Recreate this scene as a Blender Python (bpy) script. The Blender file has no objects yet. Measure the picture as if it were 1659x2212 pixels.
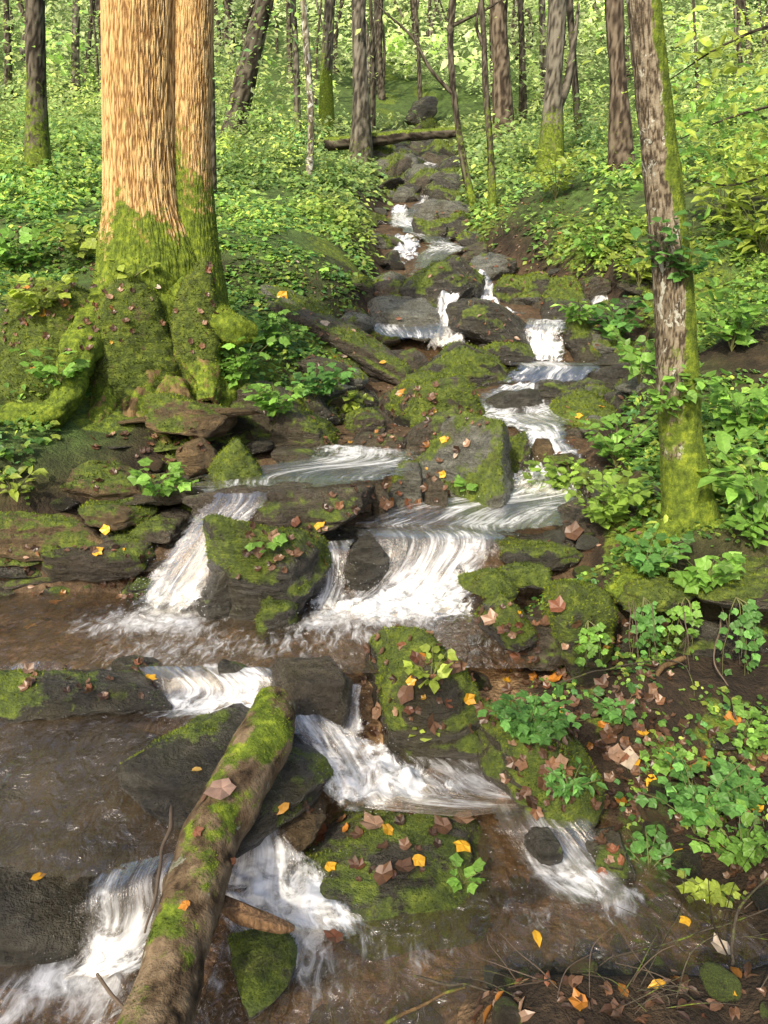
import bpy, bmesh, math, random
import numpy as np
from mathutils import Vector, Matrix
rng=np.random.default_rng(7); random.seed(7)
scene=bpy.context.scene; COL=scene.collection
F=1597.0; CU,CV=829.5,1106.0; ZC=1.6; PT=math.radians(14); cp,sp=math.cos(PT),math.sin(PT)
A3=lambda *a: np.array(a,float)
# ---------- camera geometry helpers ----------
def dep(v,Y): return Y/(cp+(CV-v)/F*sp)
def at(u,v,Y):
    k=(CV-v)/F; d=Y/(cp+k*sp); return A3(d*(u-CU)/F,Y,ZC+d*(-sp+k*cp))
def atz(u,v,z):
    k=(CV-v)/F; d=(z-ZC)/(-sp+k*cp); return A3(d*(u-CU)/F,d*(cp+k*sp),z)
def proj(p):
    y,z=p[1],p[2]-ZC; d=y*cp-z*sp; return CU+F*p[0]/d, CV-F*(y*sp+z*cp)/d, d
# ---------- noise ----------
def h3(i,j,k):
    n=(i*374761393+j*668265263+k*1274126177)&0xffffffff
    n=((n^(n>>13))*1103515245)&0xffffffff
    n=n^(n>>16); return (n&0xffff)/32767.5-1
def vn(p):
    p=np.asarray(p,float); i=np.floor(p).astype(np.int64); f=p-i; s=f*f*(3-2*f)
    x,y,z=i[...,0],i[...,1],i[...,2]; a,b,c=s[...,0],s[...,1],s[...,2]
    L=lambda q,w,t:q+(w-q)*t
    return L(L(L(h3(x,y,z),h3(x+1,y,z),a),L(h3(x,y+1,z),h3(x+1,y+1,z),a),b),
             L(L(h3(x,y,z+1),h3(x+1,y,z+1),a),L(h3(x,y+1,z+1),h3(x+1,y+1,z+1),a),b),c)
def fbm(p,o=4,g=.5):
    p=np.asarray(p,float); r=0; a=1; t=0
    for k in range(o): r=r+a*vn(p*2.0**k+17.3*k); t+=a; a*=g
    return r/t
def n2(x,y,s=1,o=3,z=0): return fbm(np.stack([np.asarray(x)*s,np.asarray(y)*s,np.zeros_like(np.asarray(x,float))+z],-1),o)
sst=lambda a,b,x: (lambda t:t*t*(3-2*t))(np.clip((x-a)/(b-a),0,1))
nrmz=lambda a: a/np.maximum(np.linalg.norm(a,axis=-1,keepdims=True),1e-9)
# ---------- mesh helpers ----------
def mk(name,V,Fa,mat,parent=None,loc=None,smooth=True,col=None,att=None,uv=None):
    V=np.ascontiguousarray(V,dtype=np.float32).reshape(-1,3); Fa=np.ascontiguousarray(Fa,dtype=np.int32)
    if loc is not None: V=V-np.asarray(loc,np.float32)
    me=bpy.data.meshes.new(name); m,k=Fa.shape
    me.vertices.add(len(V)); me.vertices.foreach_set('co',V.ravel())
    me.loops.add(m*k); me.loops.foreach_set('vertex_index',Fa.ravel())
    me.polygons.add(m); me.polygons.foreach_set('loop_start',np.arange(0,m*k,k,dtype=np.int32))
    me.polygons.foreach_set('use_smooth',np.full(m,smooth,dtype=bool))
    me.update(calc_edges=True)
    if col is not None:
        c=np.ones((len(V),4),np.float32); c[:,:3]=col
        a=me.color_attributes.new('Col','FLOAT_COLOR','POINT'); a.data.foreach_set('color',c.ravel())
    for n,x in (att or {}).items():
        a=me.attributes.new(n,'FLOAT','POINT'); a.data.foreach_set('value',np.ascontiguousarray(x,np.float32).ravel())
    if uv is not None:
        l=me.uv_layers.new(name='UVMap'); l.data.foreach_set('uv',np.ascontiguousarray(uv[Fa.ravel()],np.float32).ravel())
    me.materials.append(mat)
    o=bpy.data.objects.new(name,me); COL.objects.link(o)
    if parent is not None: o.parent=parent
    elif loc is not None: o.location=loc
    return o
def tag(o,label,cat=None,group=None,kind=None):
    o['label']=label
    if cat: o['category']=cat
    if group: o['group']=group
    if kind: o['kind']=kind
    return o
def thing(name,loc,label,cat,group=None):
    o=bpy.data.objects.new(name,None); COL.objects.link(o); o.location=[float(c) for c in loc]; o.empty_display_size=.1
    return tag(o,label,cat,group)
def gridf(nr,nc,wrap=False):
    r=np.arange(nr-1)[:,None]; c=np.arange(nc if wrap else nc-1)[None,:]; d=(c+1)%nc
    return np.stack([r*nc+c,r*nc+d,(r+1)*nc+d,(r+1)*nc+c],-1).reshape(-1,4)
def cr(P,n):
    P=np.asarray(P,float); k=len(P); t=np.linspace(0,k-1,n); i=np.minimum(np.floor(t).astype(int),k-2); f=(t-i)[:,None]
    g=lambda j:P[np.clip(j,0,k-1)]
    a,b,c,d=g(i-1),g(i),g(i+1),g(i+2)
    return .5*(2*b+(c-a)*f+(2*a-5*b+4*c-d)*f**2+(3*b-a-3*c+d)*f**3)
def tube(path,rad,nr,ns,cap=True):
    C=cr(path,nr); R=cr(np.asarray(rad,float)[:,None],nr)[:,0]
    T=nrmz(np.gradient(C,axis=0)); m=T.mean(0); ref=A3(1,0,0) if abs(m[2])>.6 else A3(0,0,1)
    N=nrmz(ref-T*(T@ref)[:,None]); B=np.cross(T,N)
    arc=np.concatenate([[0],np.cumsum(np.linalg.norm(np.diff(C,axis=0),axis=1))])
    if cap:
        C=np.concatenate([C[:1],C,C[-1:],C[-1:]]); N=np.concatenate([N[:1],N,N[-1:],N[-1:]]); B=np.concatenate([B[:1],B,B[-1:],B[-1:]])
        R=np.concatenate([[R[0]*.02],R,[R[-1]*.6],[R[-1]*.02]]); arc=np.concatenate([arc[:1],arc,arc[-1:],arc[-1:]])
    th=np.linspace(0,2*math.pi,ns,endpoint=False)
    D=np.cos(th)[None,:,None]*N[:,None,:]+np.sin(th)[None,:,None]*B[:,None,:]
    return C,R,D,arc,th,gridf(len(C),ns,True)
def vnorm(V,Fa):
    n=np.cross(V[Fa[:,1]]-V[Fa[:,0]],V[Fa[:,2]]-V[Fa[:,0]]); N=np.zeros_like(V)
    for j in range(Fa.shape[1]): np.add.at(N,Fa[:,j],n)
    return nrmz(N),n
# ---------- materials ----------
class NT:
    def __init__(s,name):
        s.m=bpy.data.materials.new(name); s.m.use_nodes=True; s.t=s.m.node_tree; s.t.nodes.clear(); s.out=s.n('ShaderNodeOutputMaterial')
    def n(s,t,**k):
        x=s.t.nodes.new(t)
        for a,b in k.items(): setattr(x,a,b)
        return x
    def l(s,a,b): s.t.links.new(a,b)
    def set(s,sock,v):
        if hasattr(v,'is_output'): s.l(v,sock)
        elif isinstance(v,(tuple,list)) and len(v)==3 and sock.type=='RGBA': sock.default_value=(*v,1)
        else: sock.default_value=v
    def noise(s,vec,scale,detail=4,rough=.55,dist=0):
        x=s.n('ShaderNodeTexNoise'); s.l(vec,x.inputs['Vector']); x.inputs['Scale'].default_value=scale; x.inputs['Detail'].default_value=detail; x.inputs['Roughness'].default_value=rough; x.inputs['Distortion'].default_value=dist
        return x.outputs['Fac']
    def ramp(s,f,pts):
        x=s.n('ShaderNodeValToRGB'); s.l(f,x.inputs[0]); e=x.color_ramp.elements
        while len(e)<len(pts): e.new(.5)
        for q,(p,c) in zip(e,pts): q.position=p; q.color=(*c,1) if not isinstance(c,(int,float)) else (c,c,c,1)
        return x.outputs[0]
    def mix(s,f,a,b,bt='MIX'):
        x=s.n('ShaderNodeMix',data_type='RGBA',blend_type=bt); s.set(x.inputs[0],f); s.set(x.inputs[6],a); s.set(x.inputs[7],b); return x.outputs[2]
    def math(s,op,a,b=0,c=0,clamp=False):
        x=s.n('ShaderNodeMath',operation=op,use_clamp=clamp); s.set(x.inputs[0],a); s.set(x.inputs[1],b); s.set(x.inputs[2],c); return x.outputs[0]
    def lerp(s,f,a,b): return s.math('ADD',s.math('MULTIPLY',a,s.math('SUBTRACT',1,f)),s.math('MULTIPLY',b,f))
    def rng(s,f,a,b,c=0,d=1):
        x=s.n('ShaderNodeMapRange',interpolation_type='SMOOTHSTEP'); s.set(x.inputs[0],f)
        for i,q in enumerate((a,b,c,d)): x.inputs[i+1].default_value=q
        return x.outputs[0]
    def att(s,n,o='Fac'): return s.n('ShaderNodeAttribute',attribute_name=n).outputs[o]
    def obj(s,seed=True):
        o=s.n('ShaderNodeTexCoord').outputs['Object']
        if not seed: return o
        i=s.n('ShaderNodeObjectInfo'); v=s.n('ShaderNodeVectorMath',operation='ADD'); s.l(o,v.inputs[0])
        q=s.math('MULTIPLY',i.outputs['Random'],37); s.l(q,v.inputs[1]); return v.outputs[0]
    def map(s,v,sc):
        m=s.n('ShaderNodeMapping'); s.l(v,m.inputs[0]); m.inputs['Scale'].default_value=sc; return m.outputs[0]
    def bump(s,h,st,dist=.02,nrm=None):
        b=s.n('ShaderNodeBump'); s.l(h,b.inputs['Height']); b.inputs['Strength'].default_value=st; b.inputs['Distance'].default_value=dist
        if nrm is not None: s.l(nrm,b.inputs['Normal'])
        return b.outputs[0]
    def prin(s,col,rough,nrm=None,spec=.5):
        p=s.n('ShaderNodeBsdfPrincipled'); s.set(p.inputs['Base Color'],col); s.set(p.inputs['Roughness'],rough); s.set(p.inputs['Specular IOR Level'],spec)
        if nrm is not None: s.l(nrm,p.inputs['Normal'])
        return p.outputs[0]
    def mixs(s,f,a,b):
        m=s.n('ShaderNodeMixShader'); s.set(m.inputs[0],f); s.l(a,m.inputs[1]); s.l(b,m.inputs[2]); return m.outputs[0]
    def bs(s,kind,col,nrm=None,rough=None):
        b=s.n('ShaderNodeBsdf'+kind); s.set(b.inputs['Color'],col)
        if rough is not None: b.inputs['Roughness'].default_value=rough
        if nrm is not None: s.l(nrm,b.inputs['Normal'])
        return b.outputs[0]
    def done(s,sh): s.l(sh,s.out.inputs[0]); return s.m
MOSS=[(.3,(.028,.042,.008)),(.5,(.092,.134,.014)),(.72,(.235,.29,.026))]
def rock_mat(name,dark,mid,light,rough):
    t=NT(name); o=t.obj(); st=t.map(o,(1,1,4))
    a=t.noise(st,6,9,.68,.5); b=t.noise(o,42,5,.65); c=t.noise(o,160,3)
    colr=t.ramp(a,[(.3,dark),(.52,mid),(.72,light)])
    colr=t.mix(t.rng(b,.3,.7,.1,.7),colr,t.mix(.5,colr,light),'MIX')
    colr=t.mix(t.rng(t.noise(o,3.5,4,.6),.45,.7,0,.5),colr,(.075,.064,.031))
    colr=t.mix(t.rng(t.noise(o,14,5,.7),.65,.72,0,.45),colr,(.21,.24,.18))
    mz=t.math('ADD',t.att('moss'),t.math('MULTIPLY',t.math('SUBTRACT',t.noise(o,17,7,.72),.5),1.9)); mm=t.rng(mz,.3,.62)
    mc=t.ramp(t.noise(o,20,6,.72),MOSS)
    mc=t.mix(t.rng(t.noise(o,7,4,.6),.54,.74,0,.4),mc,(.085,.068,.025))
    col=t.mix(mm,colr,mc)
    h=t.math('ADD',t.math('ADD',t.math('MULTIPLY',a,1.7),t.math('MULTIPLY',b,.6)),t.math('MULTIPLY',c,.25))
    r=t.math('ADD',t.math('MULTIPLY',mm,.5),t.math('MULTIPLY',t.rng(b,.3,.7,.7,1.5),rough),clamp=True)
    return t.done(t.prin(col,r,t.bump(h,1.,.045)))
RM={'wet':rock_mat('wet_rock',(.010,.009,.007),(.039,.036,.028),(.115,.107,.085),.16),
    'grey':rock_mat('grey_rock',(.027,.027,.023),(.10,.101,.083),(.26,.265,.22),.26),
    'brown':rock_mat('brown_rock',(.014,.011,.0075),(.053,.043,.029),(.145,.122,.084),.3),
    'gold':rock_mat('ochre_rock',(.020,.013,.006),(.088,.058,.024),(.25,.168,.075),.5)}
def leaf_mat(name,rough=.45,tr=.4,wet=.4):
    t=NT(name); c=t.att('Col','Color'); o=t.obj(False)
    c=t.mix(t.rng(t.noise(o,55,3),.3,.7,0,.45),c,t.mix(.6,c,(0,0,0)))
    return t.done(t.mixs(tr,t.prin(c,rough,None,wet),t.bs('Translucent',c)))
LEAF=leaf_mat('leaf_green',.45,.48); DRY=leaf_mat('leaf_dry',.4,.15,.5); MOSSM=leaf_mat('moss_tufts',.8,.3,.1)
def bark_mat(name,furrow,ridge,light,lichen=0,licol=(.55,.57,.5),mscale=16,lsc=8,con=.7):
    t=NT(name); o=t.obj(); h=t.att('h'); st=t.map(o,(1,1,.22))
    a=t.noise(st,30,6,.65); b=t.noise(o,9,4,.6)
    hh=t.math('ADD',h,t.math('MULTIPLY',t.math('SUBTRACT',a,.5),con))
    c=t.ramp(hh,[(.05,furrow),(.35,ridge),(.85,light)])
    c=t.mix(t.rng(b,.35,.7,0,.4),c,t.mix(.55,c,furrow))
    if lichen: c=t.mix(t.rng(t.noise(t.map(o,(1,1,.6)),lsc,7,.7,.6),.63-lichen,.66-lichen,0,.75),c,t.mix(t.noise(o,60,3),licol,t.mix(.4,licol,(.2,.2,.17))))
    mz=t.math('ADD',t.att('moss'),t.math('MULTIPLY',t.math('SUBTRACT',t.noise(o,mscale,6,.7),.5),1.6)); mm=t.rng(mz,.36,.62)
    c=t.mix(mm,c,t.ramp(t.noise(o,24,5,.7),MOSS))
    hb=t.math('ADD',t.math('MULTIPLY',a,.7),t.math('MULTIPLY',t.noise(o,120,3),.3))
    return t.done(t.prin(c,.85,t.bump(hb,.9,.02),.2))
BARK_BIG=bark_mat('oak_bark',(.17,.088,.030),(.385,.24,.092),(.57,.40,.18),con=.7)
BARK_ROOT=bark_mat('root_bark',(.03,.017,.008),(.095,.06,.028),(.21,.14,.065))
BARK_RED=bark_mat('lichen_bark',(.045,.034,.022),(.135,.107,.07),(.235,.20,.14),.06,(.47,.48,.40),16,18)
BARK_RUST=bark_mat('rusty_bark',(.028,.02,.013),(.088,.067,.045),(.17,.137,.098))
BARK_DARK=bark_mat('dark_bark',(.018,.014,.009),(.055,.045,.032),(.12,.105,.078))
BARK_GREY=bark_mat('grey_bark',(.03,.026,.02),(.095,.083,.062),(.18,.165,.13),.0)
BARK_PALE=bark_mat('pale_bark',(.05,.042,.028),(.16,.14,.09),(.3,.28,.21),.10,(.7,.7,.65))
BARK_LOG=bark_mat('wet_log_bark',(.032,.021,.011),(.10,.068,.037),(.20,.147,.088),.02,(.27,.27,.2))
def wood_mat():
    t=NT('broken_wood'); o=t.obj(); a=t.noise(t.map(o,(30,30,6)),3,6,.6); return t.done(t.prin(t.ramp(a,[(.3,(.07,.035,.014)),(.7,(.34,.20,.09))]),.6,t.bump(a,.9,.02)))
WOOD=wood_mat()
def twig_mat(name,c): 
    t=NT(name); o=t.obj(); a=t.noise(o,60,4); return t.done(t.prin(t.mix(a,c,tuple(q*.4 for q in c)),.7))
TWIG=twig_mat('twig_bark',(.12,.085,.055)); STEM=twig_mat('green_stem',(.16,.17,.05))
def ground_mat():
    t=NT('forest_soil'); o=t.obj(False); a=t.noise(o,7,8,.65); b=t.noise(o,60,4,.6)
    c=t.ramp(a,[(.3,(.012,.009,.005)),(.5,(.034,.023,.013)),(.7,(.085,.056,.030))])
    c=t.mix(t.rng(b,.35,.7,0,.6),c,(.018,.012,.007))
    c=t.mix(t.math('MULTIPLY',t.att('veg'),t.rng(a,.3,.6,.4,1)),c,t.ramp(t.noise(o,11,5,.7),[(.3,(.03,.055,.012)),(.7,(.10,.17,.035))]))
    mm=t.rng(t.math('ADD',t.att('moss'),t.math('MULTIPLY',t.math('SUBTRACT',t.noise(o,18,5),.5),1.3)),.35,.6)
    c=t.mix(mm,c,t.ramp(t.noise(o,22,5,.7),MOSS))
    peb=t.n('ShaderNodeTexVoronoi'); t.l(o,peb.inputs['Vector']); peb.inputs['Scale'].default_value=24
    bedc=t.mix(t.rng(peb.outputs['Distance'],.15,.6,0,.6),t.ramp(a,[(.3,(.16,.098,.048)),(.5,(.33,.21,.107)),(.7,(.50,.345,.19))]),(.08,.05,.026))
    w=t.att('wet'); c=t.mix(w,c,bedc)
    return t.done(t.prin(c,t.math('SUBTRACT',.9,t.math('MULTIPLY',w,.45)),t.bump(t.math('ADD',a,t.math('MULTIPLY',b,.5)),.9,.05),.3))
SOIL=ground_mat()
def foam_sh(t,fine,nrm):
    c=t.ramp(fine,[(.2,(.60,.62,.64)),(.62,(.86,.88,.90))]); return t.mixs(.25,t.prin(c,.35,nrm,.4),t.bs('Translucent',c))
def clear_water(t,nrm,tint,murk,k=2.2,mc=(.19,.138,.082)):
    fr=t.n('ShaderNodeFresnel'); fr.inputs[0].default_value=1.33; t.l(nrm,fr.inputs['Normal'])
    f=t.math('MINIMUM',t.math('ADD',t.math('MULTIPLY',fr.outputs[0],k),.04),.6)
    base=t.mixs(murk,t.bs('Transparent',tint),t.bs('Diffuse',mc))
    return t.mixs(f,base,t.bs('Glossy',(.96,.97,.96),nrm,.06))
def water_mat():
    t=NT('stream_water'); uv=t.n('ShaderNodeTexCoord').outputs['UV']; foam=t.att('foam')
    big=t.noise(t.map(uv,(2,5,1)),1.3,4,.6,.8); fine=t.noise(t.map(uv,(6,16,1)),1.5,6,.62,1.0); rip=t.noise(t.map(uv,(7,14,1)),1.5,4,.5,1.2); iso=t.noise(t.map(uv,(12,15,1)),1.6,6,.66,.6)
    tex=t.lerp(t.rng(foam,.4,.9),fine,iso)
    fm=t.math('ADD',foam,t.math('MULTIPLY',t.math('SUBTRACT',tex,.5),1.8)); fm=t.rng(fm,.24,1.15); fm=t.math('MULTIPLY',fm,t.rng(foam,.06,.28))
    nr=t.bump(t.math('ADD',rip,t.math('MULTIPLY',fine,.2)),.9,.06)
    w=clear_water(t,nr,t.mix(big,(.74,.62,.46),(.95,.88,.75)),t.rng(big,.3,.7,.28,.08))
    return t.done(t.mixs(fm,w,foam_sh(t,tex,t.bump(tex,.4,.02))))
WATER=water_mat()
def fall_mat():
    t=NT('falling_water'); uv=t.n('ShaderNodeTexCoord').outputs['UV']; foam=t.att('foam'); edge=t.att('edge')
    s=t.noise(t.map(uv,(1.1,15,1)),1.6,4,.55,.25); s2=t.noise(t.map(uv,(3.5,40,1)),1.5,4,.6,.2); fro=t.noise(t.map(uv,(10,13,1)),1.5,6,.66,.6)
    stv=t.lerp(.4,s,s2); w=t.rng(foam,.48,.98,.08,1); tex=t.lerp(w,stv,fro)
    e2=t.rng(t.math('ADD',edge,t.math('MULTIPLY',t.math('SUBTRACT',fro,.5),1.7)),.06,.95)
    d=t.math('ADD',t.math('MULTIPLY',t.math('SUBTRACT',tex,.5),3.3),t.math('SUBTRACT',foam,.29)); d=t.math('MULTIPLY',t.rng(d,-.4,1.15),e2)
    nr=t.bump(t.math('ADD',stv,t.math('MULTIPLY',fro,.4)),.6,.04)
    cw=clear_water(t,nr,(.86,.80,.70),.10,1.4,(.25,.225,.19))
    wsh=t.mixs(t.rng(d,.03,.85),cw,foam_sh(t,tex,t.bump(tex,.4,.02)))
    return t.done(t.mixs(t.rng(e2,.0,.4),t.bs('Transparent',(1,1,1)),wsh))
FALL=fall_mat()
def spray_mat():
    t=NT('spray'); return t.done(t.prin((.8,.82,.85),.2))
SPRAY=spray_mat()
# ---------- terrain ----------
KY=[.2,1.2,1.9,2.3,2.45,2.6,3.2,3.42,3.6,4.4,5.0,6.3,6.8,7.7,8.0,8.4,9,10,12.5,15,19,25,33,45,65,115]
KZ=[-.2,-.08,-.06,-.02,.12,.2,.26,.29,.5,.60,.85,.98,1.12,1.22,1.45,1.72,1.88,2.15,2.92,3.68,5.05,7.35,10.75,16.35,26.2,52]
def ux(u,Y):
    r=(np.interp(Y,KY,KZ)-ZC)/Y; k=(r*cp+sp)/(cp-r*sp); return Y/(cp+k*sp)*(u-CU)/F
LE=[(.2,-4),(3.45,-3.6),(3.72,None,150),(3.95,None,330),(4.4,None,480),(5,None,600),(6,None,760),(7,None,800),(8,None,805),(9,None,820),(10,None,815),(11,None,835),(12.5,None,805),(14,None,800),(16,None,850),(19,None,835),(22,None,815),(25,None,850),(33,None,872),(115,None,860)]
RE=[(.2,1.2),(1.2,None,1600),(1.6,None,1500),(1.9,None,1390),(2.1,None,1300),(2.4,None,1130),(2.8,None,1080),(3.2,None,1090),(3.42,None,1240),(4.2,None,1265),(5,None,1265),(6.3,None,1390),(7.7,None,1390),(8.5,None,1310),(10,None,1170),(11,None,1080),(12.5,None,985),(14,None,985),(16,None,960),(19,None,985),(22,None,950),(25,None,925),(33,None,886),(115,None,870)]
ed=lambda E:([e[0] for e in E],[e[1] if e[1] is not None else ux(e[2],e[0]) for e in E])
LY,LX=ed(LE); RY,RX=ed(RE)
def hgt0(x,y):
    x=np.asarray(x,float); y=np.asarray(y,float)
    z=np.interp(y,KY,KZ); sl=np.maximum(0,np.interp(y,LY,LX)-x); sr=np.maximum(0,x-np.interp(y,RY,RX))
    hl=np.interp(y,[3.4,4.0,5,8,14,22,30],[.35,.5,.45,.65,.5,.2,.0]); hr=np.interp(y,[1,2,2.4,2.98,3.06,3.4,5,8,14,22,30],[.14,.12,.06,.03,.40,.42,.5,.7,.5,.2,0])
    gl=np.interp(y,[3.5,5,10,20],[.03,.05,.10,.10]); gr=np.interp(y,[1,2.2,2.98,3.06,5,10,20],[.16,.14,.05,.16,.3,.3,.15])
    return z+hl*(1-np.exp(-sl/.45))+hr*(1-np.exp(-sr/.5))+gl*sl+gr*sr+.20*sst(1.60,1.40,y)*sst(.02,.40,x), sl, sr
def hgt(x,y):
    z,sl,sr=hgt0(x,y); s=np.minimum(1,(sl+sr)/.8)
    far=np.clip(np.asarray(y)/20,0,1.5)
    return z+n2(x,y,2.2,4)*.05*(.4+s)+n2(x,y,.5,3,5)*.22*far*s+n2(x,y,9,3,2)*.018+n2(x,y,5,4,12)*.05*sst(.1,.4,sr)*sst(3.2,2.6,np.asarray(y))+n2(x,y,1.1,3,9)*.16*np.clip((np.asarray(y)-8)/8,0,1)
ys=.35*np.power(115/.35,np.linspace(0,1,560)); ts=np.linspace(-1,1,300); ts=np.sign(ts)*np.abs(ts)**1.25
X=ts[None,:]*(ys[:,None]*.95+3.2); Yg=np.repeat(ys[:,None],300,1); Z=hgt(X,Yg); _,SL,SR=hgt0(X,Yg)
edge=SL+SR; wet=(1-sst(0,.12,edge))*sst(30,20,Yg)*(1-sst(1.56,1.46,Yg)*sst(.1,.3,X))*np.where(Yg>3.3,.3,1); veg=np.maximum(sst(.15,.9,edge),sst(22,28,Yg))*sst(-.45,.1,n2(X,Yg,.9,3,3)+np.clip((Yg-6)/10,0,1)*.6)*sst(2.9,3.4,Yg)
mossa=sst(.02,.2,edge)*(1-sst(.5,1.4,edge))*.6*sst(-.3,.3,n2(X,Yg,1.5,3,8))*sst(2.9,3.2,Yg)+ .4*((X<-.8)&(Yg<6.5)&(Yg>4.4))+.45*sst(-.1,.35,n2(X,Yg,3,3,15))*(X>.5)*(Yg<3)*(Yg>1.6)
ground=mk('ground',np.stack([X,Yg,Z],-1),gridf(560,300),SOIL,att={'wet':wet,'veg':veg,'moss':mossa})
tag(ground,'sloping forest floor of soil and leaf litter on both sides of the stream','ground',kind='structure')
# ---------- rocks ----------
ICO={}
def ico(n):
    if n not in ICO:
        bm=bmesh.new(); bmesh.ops.create_icosphere(bm,subdivisions=n,radius=1); bm.verts.ensure_lookup_table()
        ICO[n]=(nrmz(np.array([v.co[:] for v in bm.verts])),np.array([[v.index for v in f.verts] for f in bm.faces])); bm.free()
    return ICO[n]
def rot(yaw,pitch,roll):
    return np.array((Matrix.Rotation(yaw,3,'Z')@Matrix.Rotation(pitch,3,'X')@Matrix.Rotation(roll,3,'Y')))
def rock_shape(sx,sy,sz,seed,sub=5,p=11,rough=1.0,chips=9,taper=.15):
    r=np.random.default_rng(seed); D,Fa=ico(sub)
    Pn=[]; 
    for a in range(3):
        for s in (-1,1):
            v=r.normal(0,.24,3); v[a]=s; Pn.append(nrmz(v)/r.uniform(.80,1.02))
    for _ in range(chips): Pn.append(nrmz(r.normal(0,1,3))/r.uniform(.84,1.12))
    q=np.clip(D@np.array(Pn).T,0,None); R=np.power((q**(p*1.3)).sum(1),-1/(p*1.3))
    V=D*R[:,None]*A3(sx,sy,sz); s=(sx*sy*sz)**(1/3)
    V[:,:2]*=(1-taper*np.clip(V[:,2:3]/sz,-.3,1))
    n=fbm(V/s*1.4+seed*3.1,4)*.16*s+fbm(V/s*np.array([4,4,9])+seed,3)*.07*s
    lay=vn(np.stack([V[:,0]/s*.8,V[:,1]/s*.8,V[:,2]/s*6+seed],-1)); lay=np.sign(lay)*np.abs(lay)**.6*.07*s
    hz=1-np.abs(D[:,2])
    return V+D*((n+lay*hz)*rough)[:,None],Fa
def tufts(V,Fa,moss,s,cap=7000,dens=1.0,bright=1.0):
    N,fn=vnorm(V,Fa); ar=np.linalg.norm(fn,axis=1)*.5*(1 if Fa.shape[1]==3 else 2); m=np.clip(moss[Fa].mean(1)*1.6-.5,0,1); w=ar*m
    tot=w.sum()
    if tot<=1e-6: return None
    n=int(min(cap,tot/(s*s)*1.3*dens))
    if n<40: return None
    f=rng.choice(len(Fa),n,p=w/tot); b=rng.dirichlet((1,1,1),n)
    P=(V[Fa[f][:,:3]]*b[:,:,None]).sum(1); nn=nrmz(fn[f])
    d=nrmz(nn*.8+rng.normal(0,.55,(n,3))+A3(0,0,.15)); tg=nrmz(np.cross(d,rng.normal(0,1,(n,3))))
    L=s*rng.uniform(.4,1.3,n)[:,None]; W=L*.28
    T=np.stack([P-tg*W-nn*s*.2,P+tg*W-nn*s*.2,P+d*L],1).reshape(-1,3)
    k=np.clip(.5+1.0*fbm(P*9,3)+.4*fbm(P*3,2)+rng.normal(0,.17,n),0,1)[:,None]
    c=(A3(.042,.063,.009)*(1-k)+A3(.25,.315,.028)*k)*bright
    return T,np.arange(3*n).reshape(-1,3),np.repeat(c,3,0)
def addmoss(V,Fa,m,s,parent,loc=None,**k):
    q=tufts(V,Fa,m,s,**k)
    if q:
        o=mk('moss',q[0],q[1],MOSSM,parent,loc=loc,col=q[2],smooth=False); o['kind']='stuff'
def mossval(V,Fa,amt,seed,sc=5):
    N,_=vnorm(V,Fa)
    if amt>=.93: return np.clip(.8+.8*fbm(V*4+seed,3)+.3*N[:,2],0,1)
    return np.clip(sst(-.6,.6,N[:,2]+.3*fbm(V*6+seed,3))*1.12*(amt>0)+fbm(V*sc+seed*1.7,3)*1.25-(1-amt)*1.15,0,1)
def rock(box,Y,sy,moss,mat,label,seed,yaw=0,pitch=0,roll=0,chips=10,p=11,tz=None,taper=.15,rough=1.,emb=.35,name='rock',group=None):
    u0,v0,u1,v1=box; d=dep((v0+v1)/2,Y); c=at((u0+u1)/2,(v0+v1)/2,Y)
    al=max(0,math.atan((ZC-c[2])/Y)); W=(u1-u0)*d/F; H=(v1-v0)*d/F
    cr_,sr_=abs(math.cos(yaw)),abs(math.sin(yaw))
    sz=max((H-2*sy*math.sin(al))/(2*math.cos(al)),.18*H,.03); sx=max(.03,(W/2-sy*sr_*.8)/max(.3,cr_))
    e=sz*emb
    if tz: sz=tz; e=0; sx=W/2/max(.5,math.cos(roll))
    px=max(u1-u0,v1-v0); sub=5 if px>90 else 4
    V,Fa=rock_shape(sx*1.08,sy*1.08,(sz+e)*1.08,seed,sub,p,rough,chips,taper); V=V@rot(yaw,pitch,roll).T
    c=c-A3(0,0,e); mv=mossval(V+c,Fa,moss,seed)
    o=mk(name,V,Fa,RM[mat],att={'moss':mv}); o.location=c
    tag(o,label,'rock',group)
    if moss>.3 and px>60: addmoss(V,Fa,mv,max(.006,d*.0034),o,cap=7000 if px>150 else 2500)
    return o
r=math.radians
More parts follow.
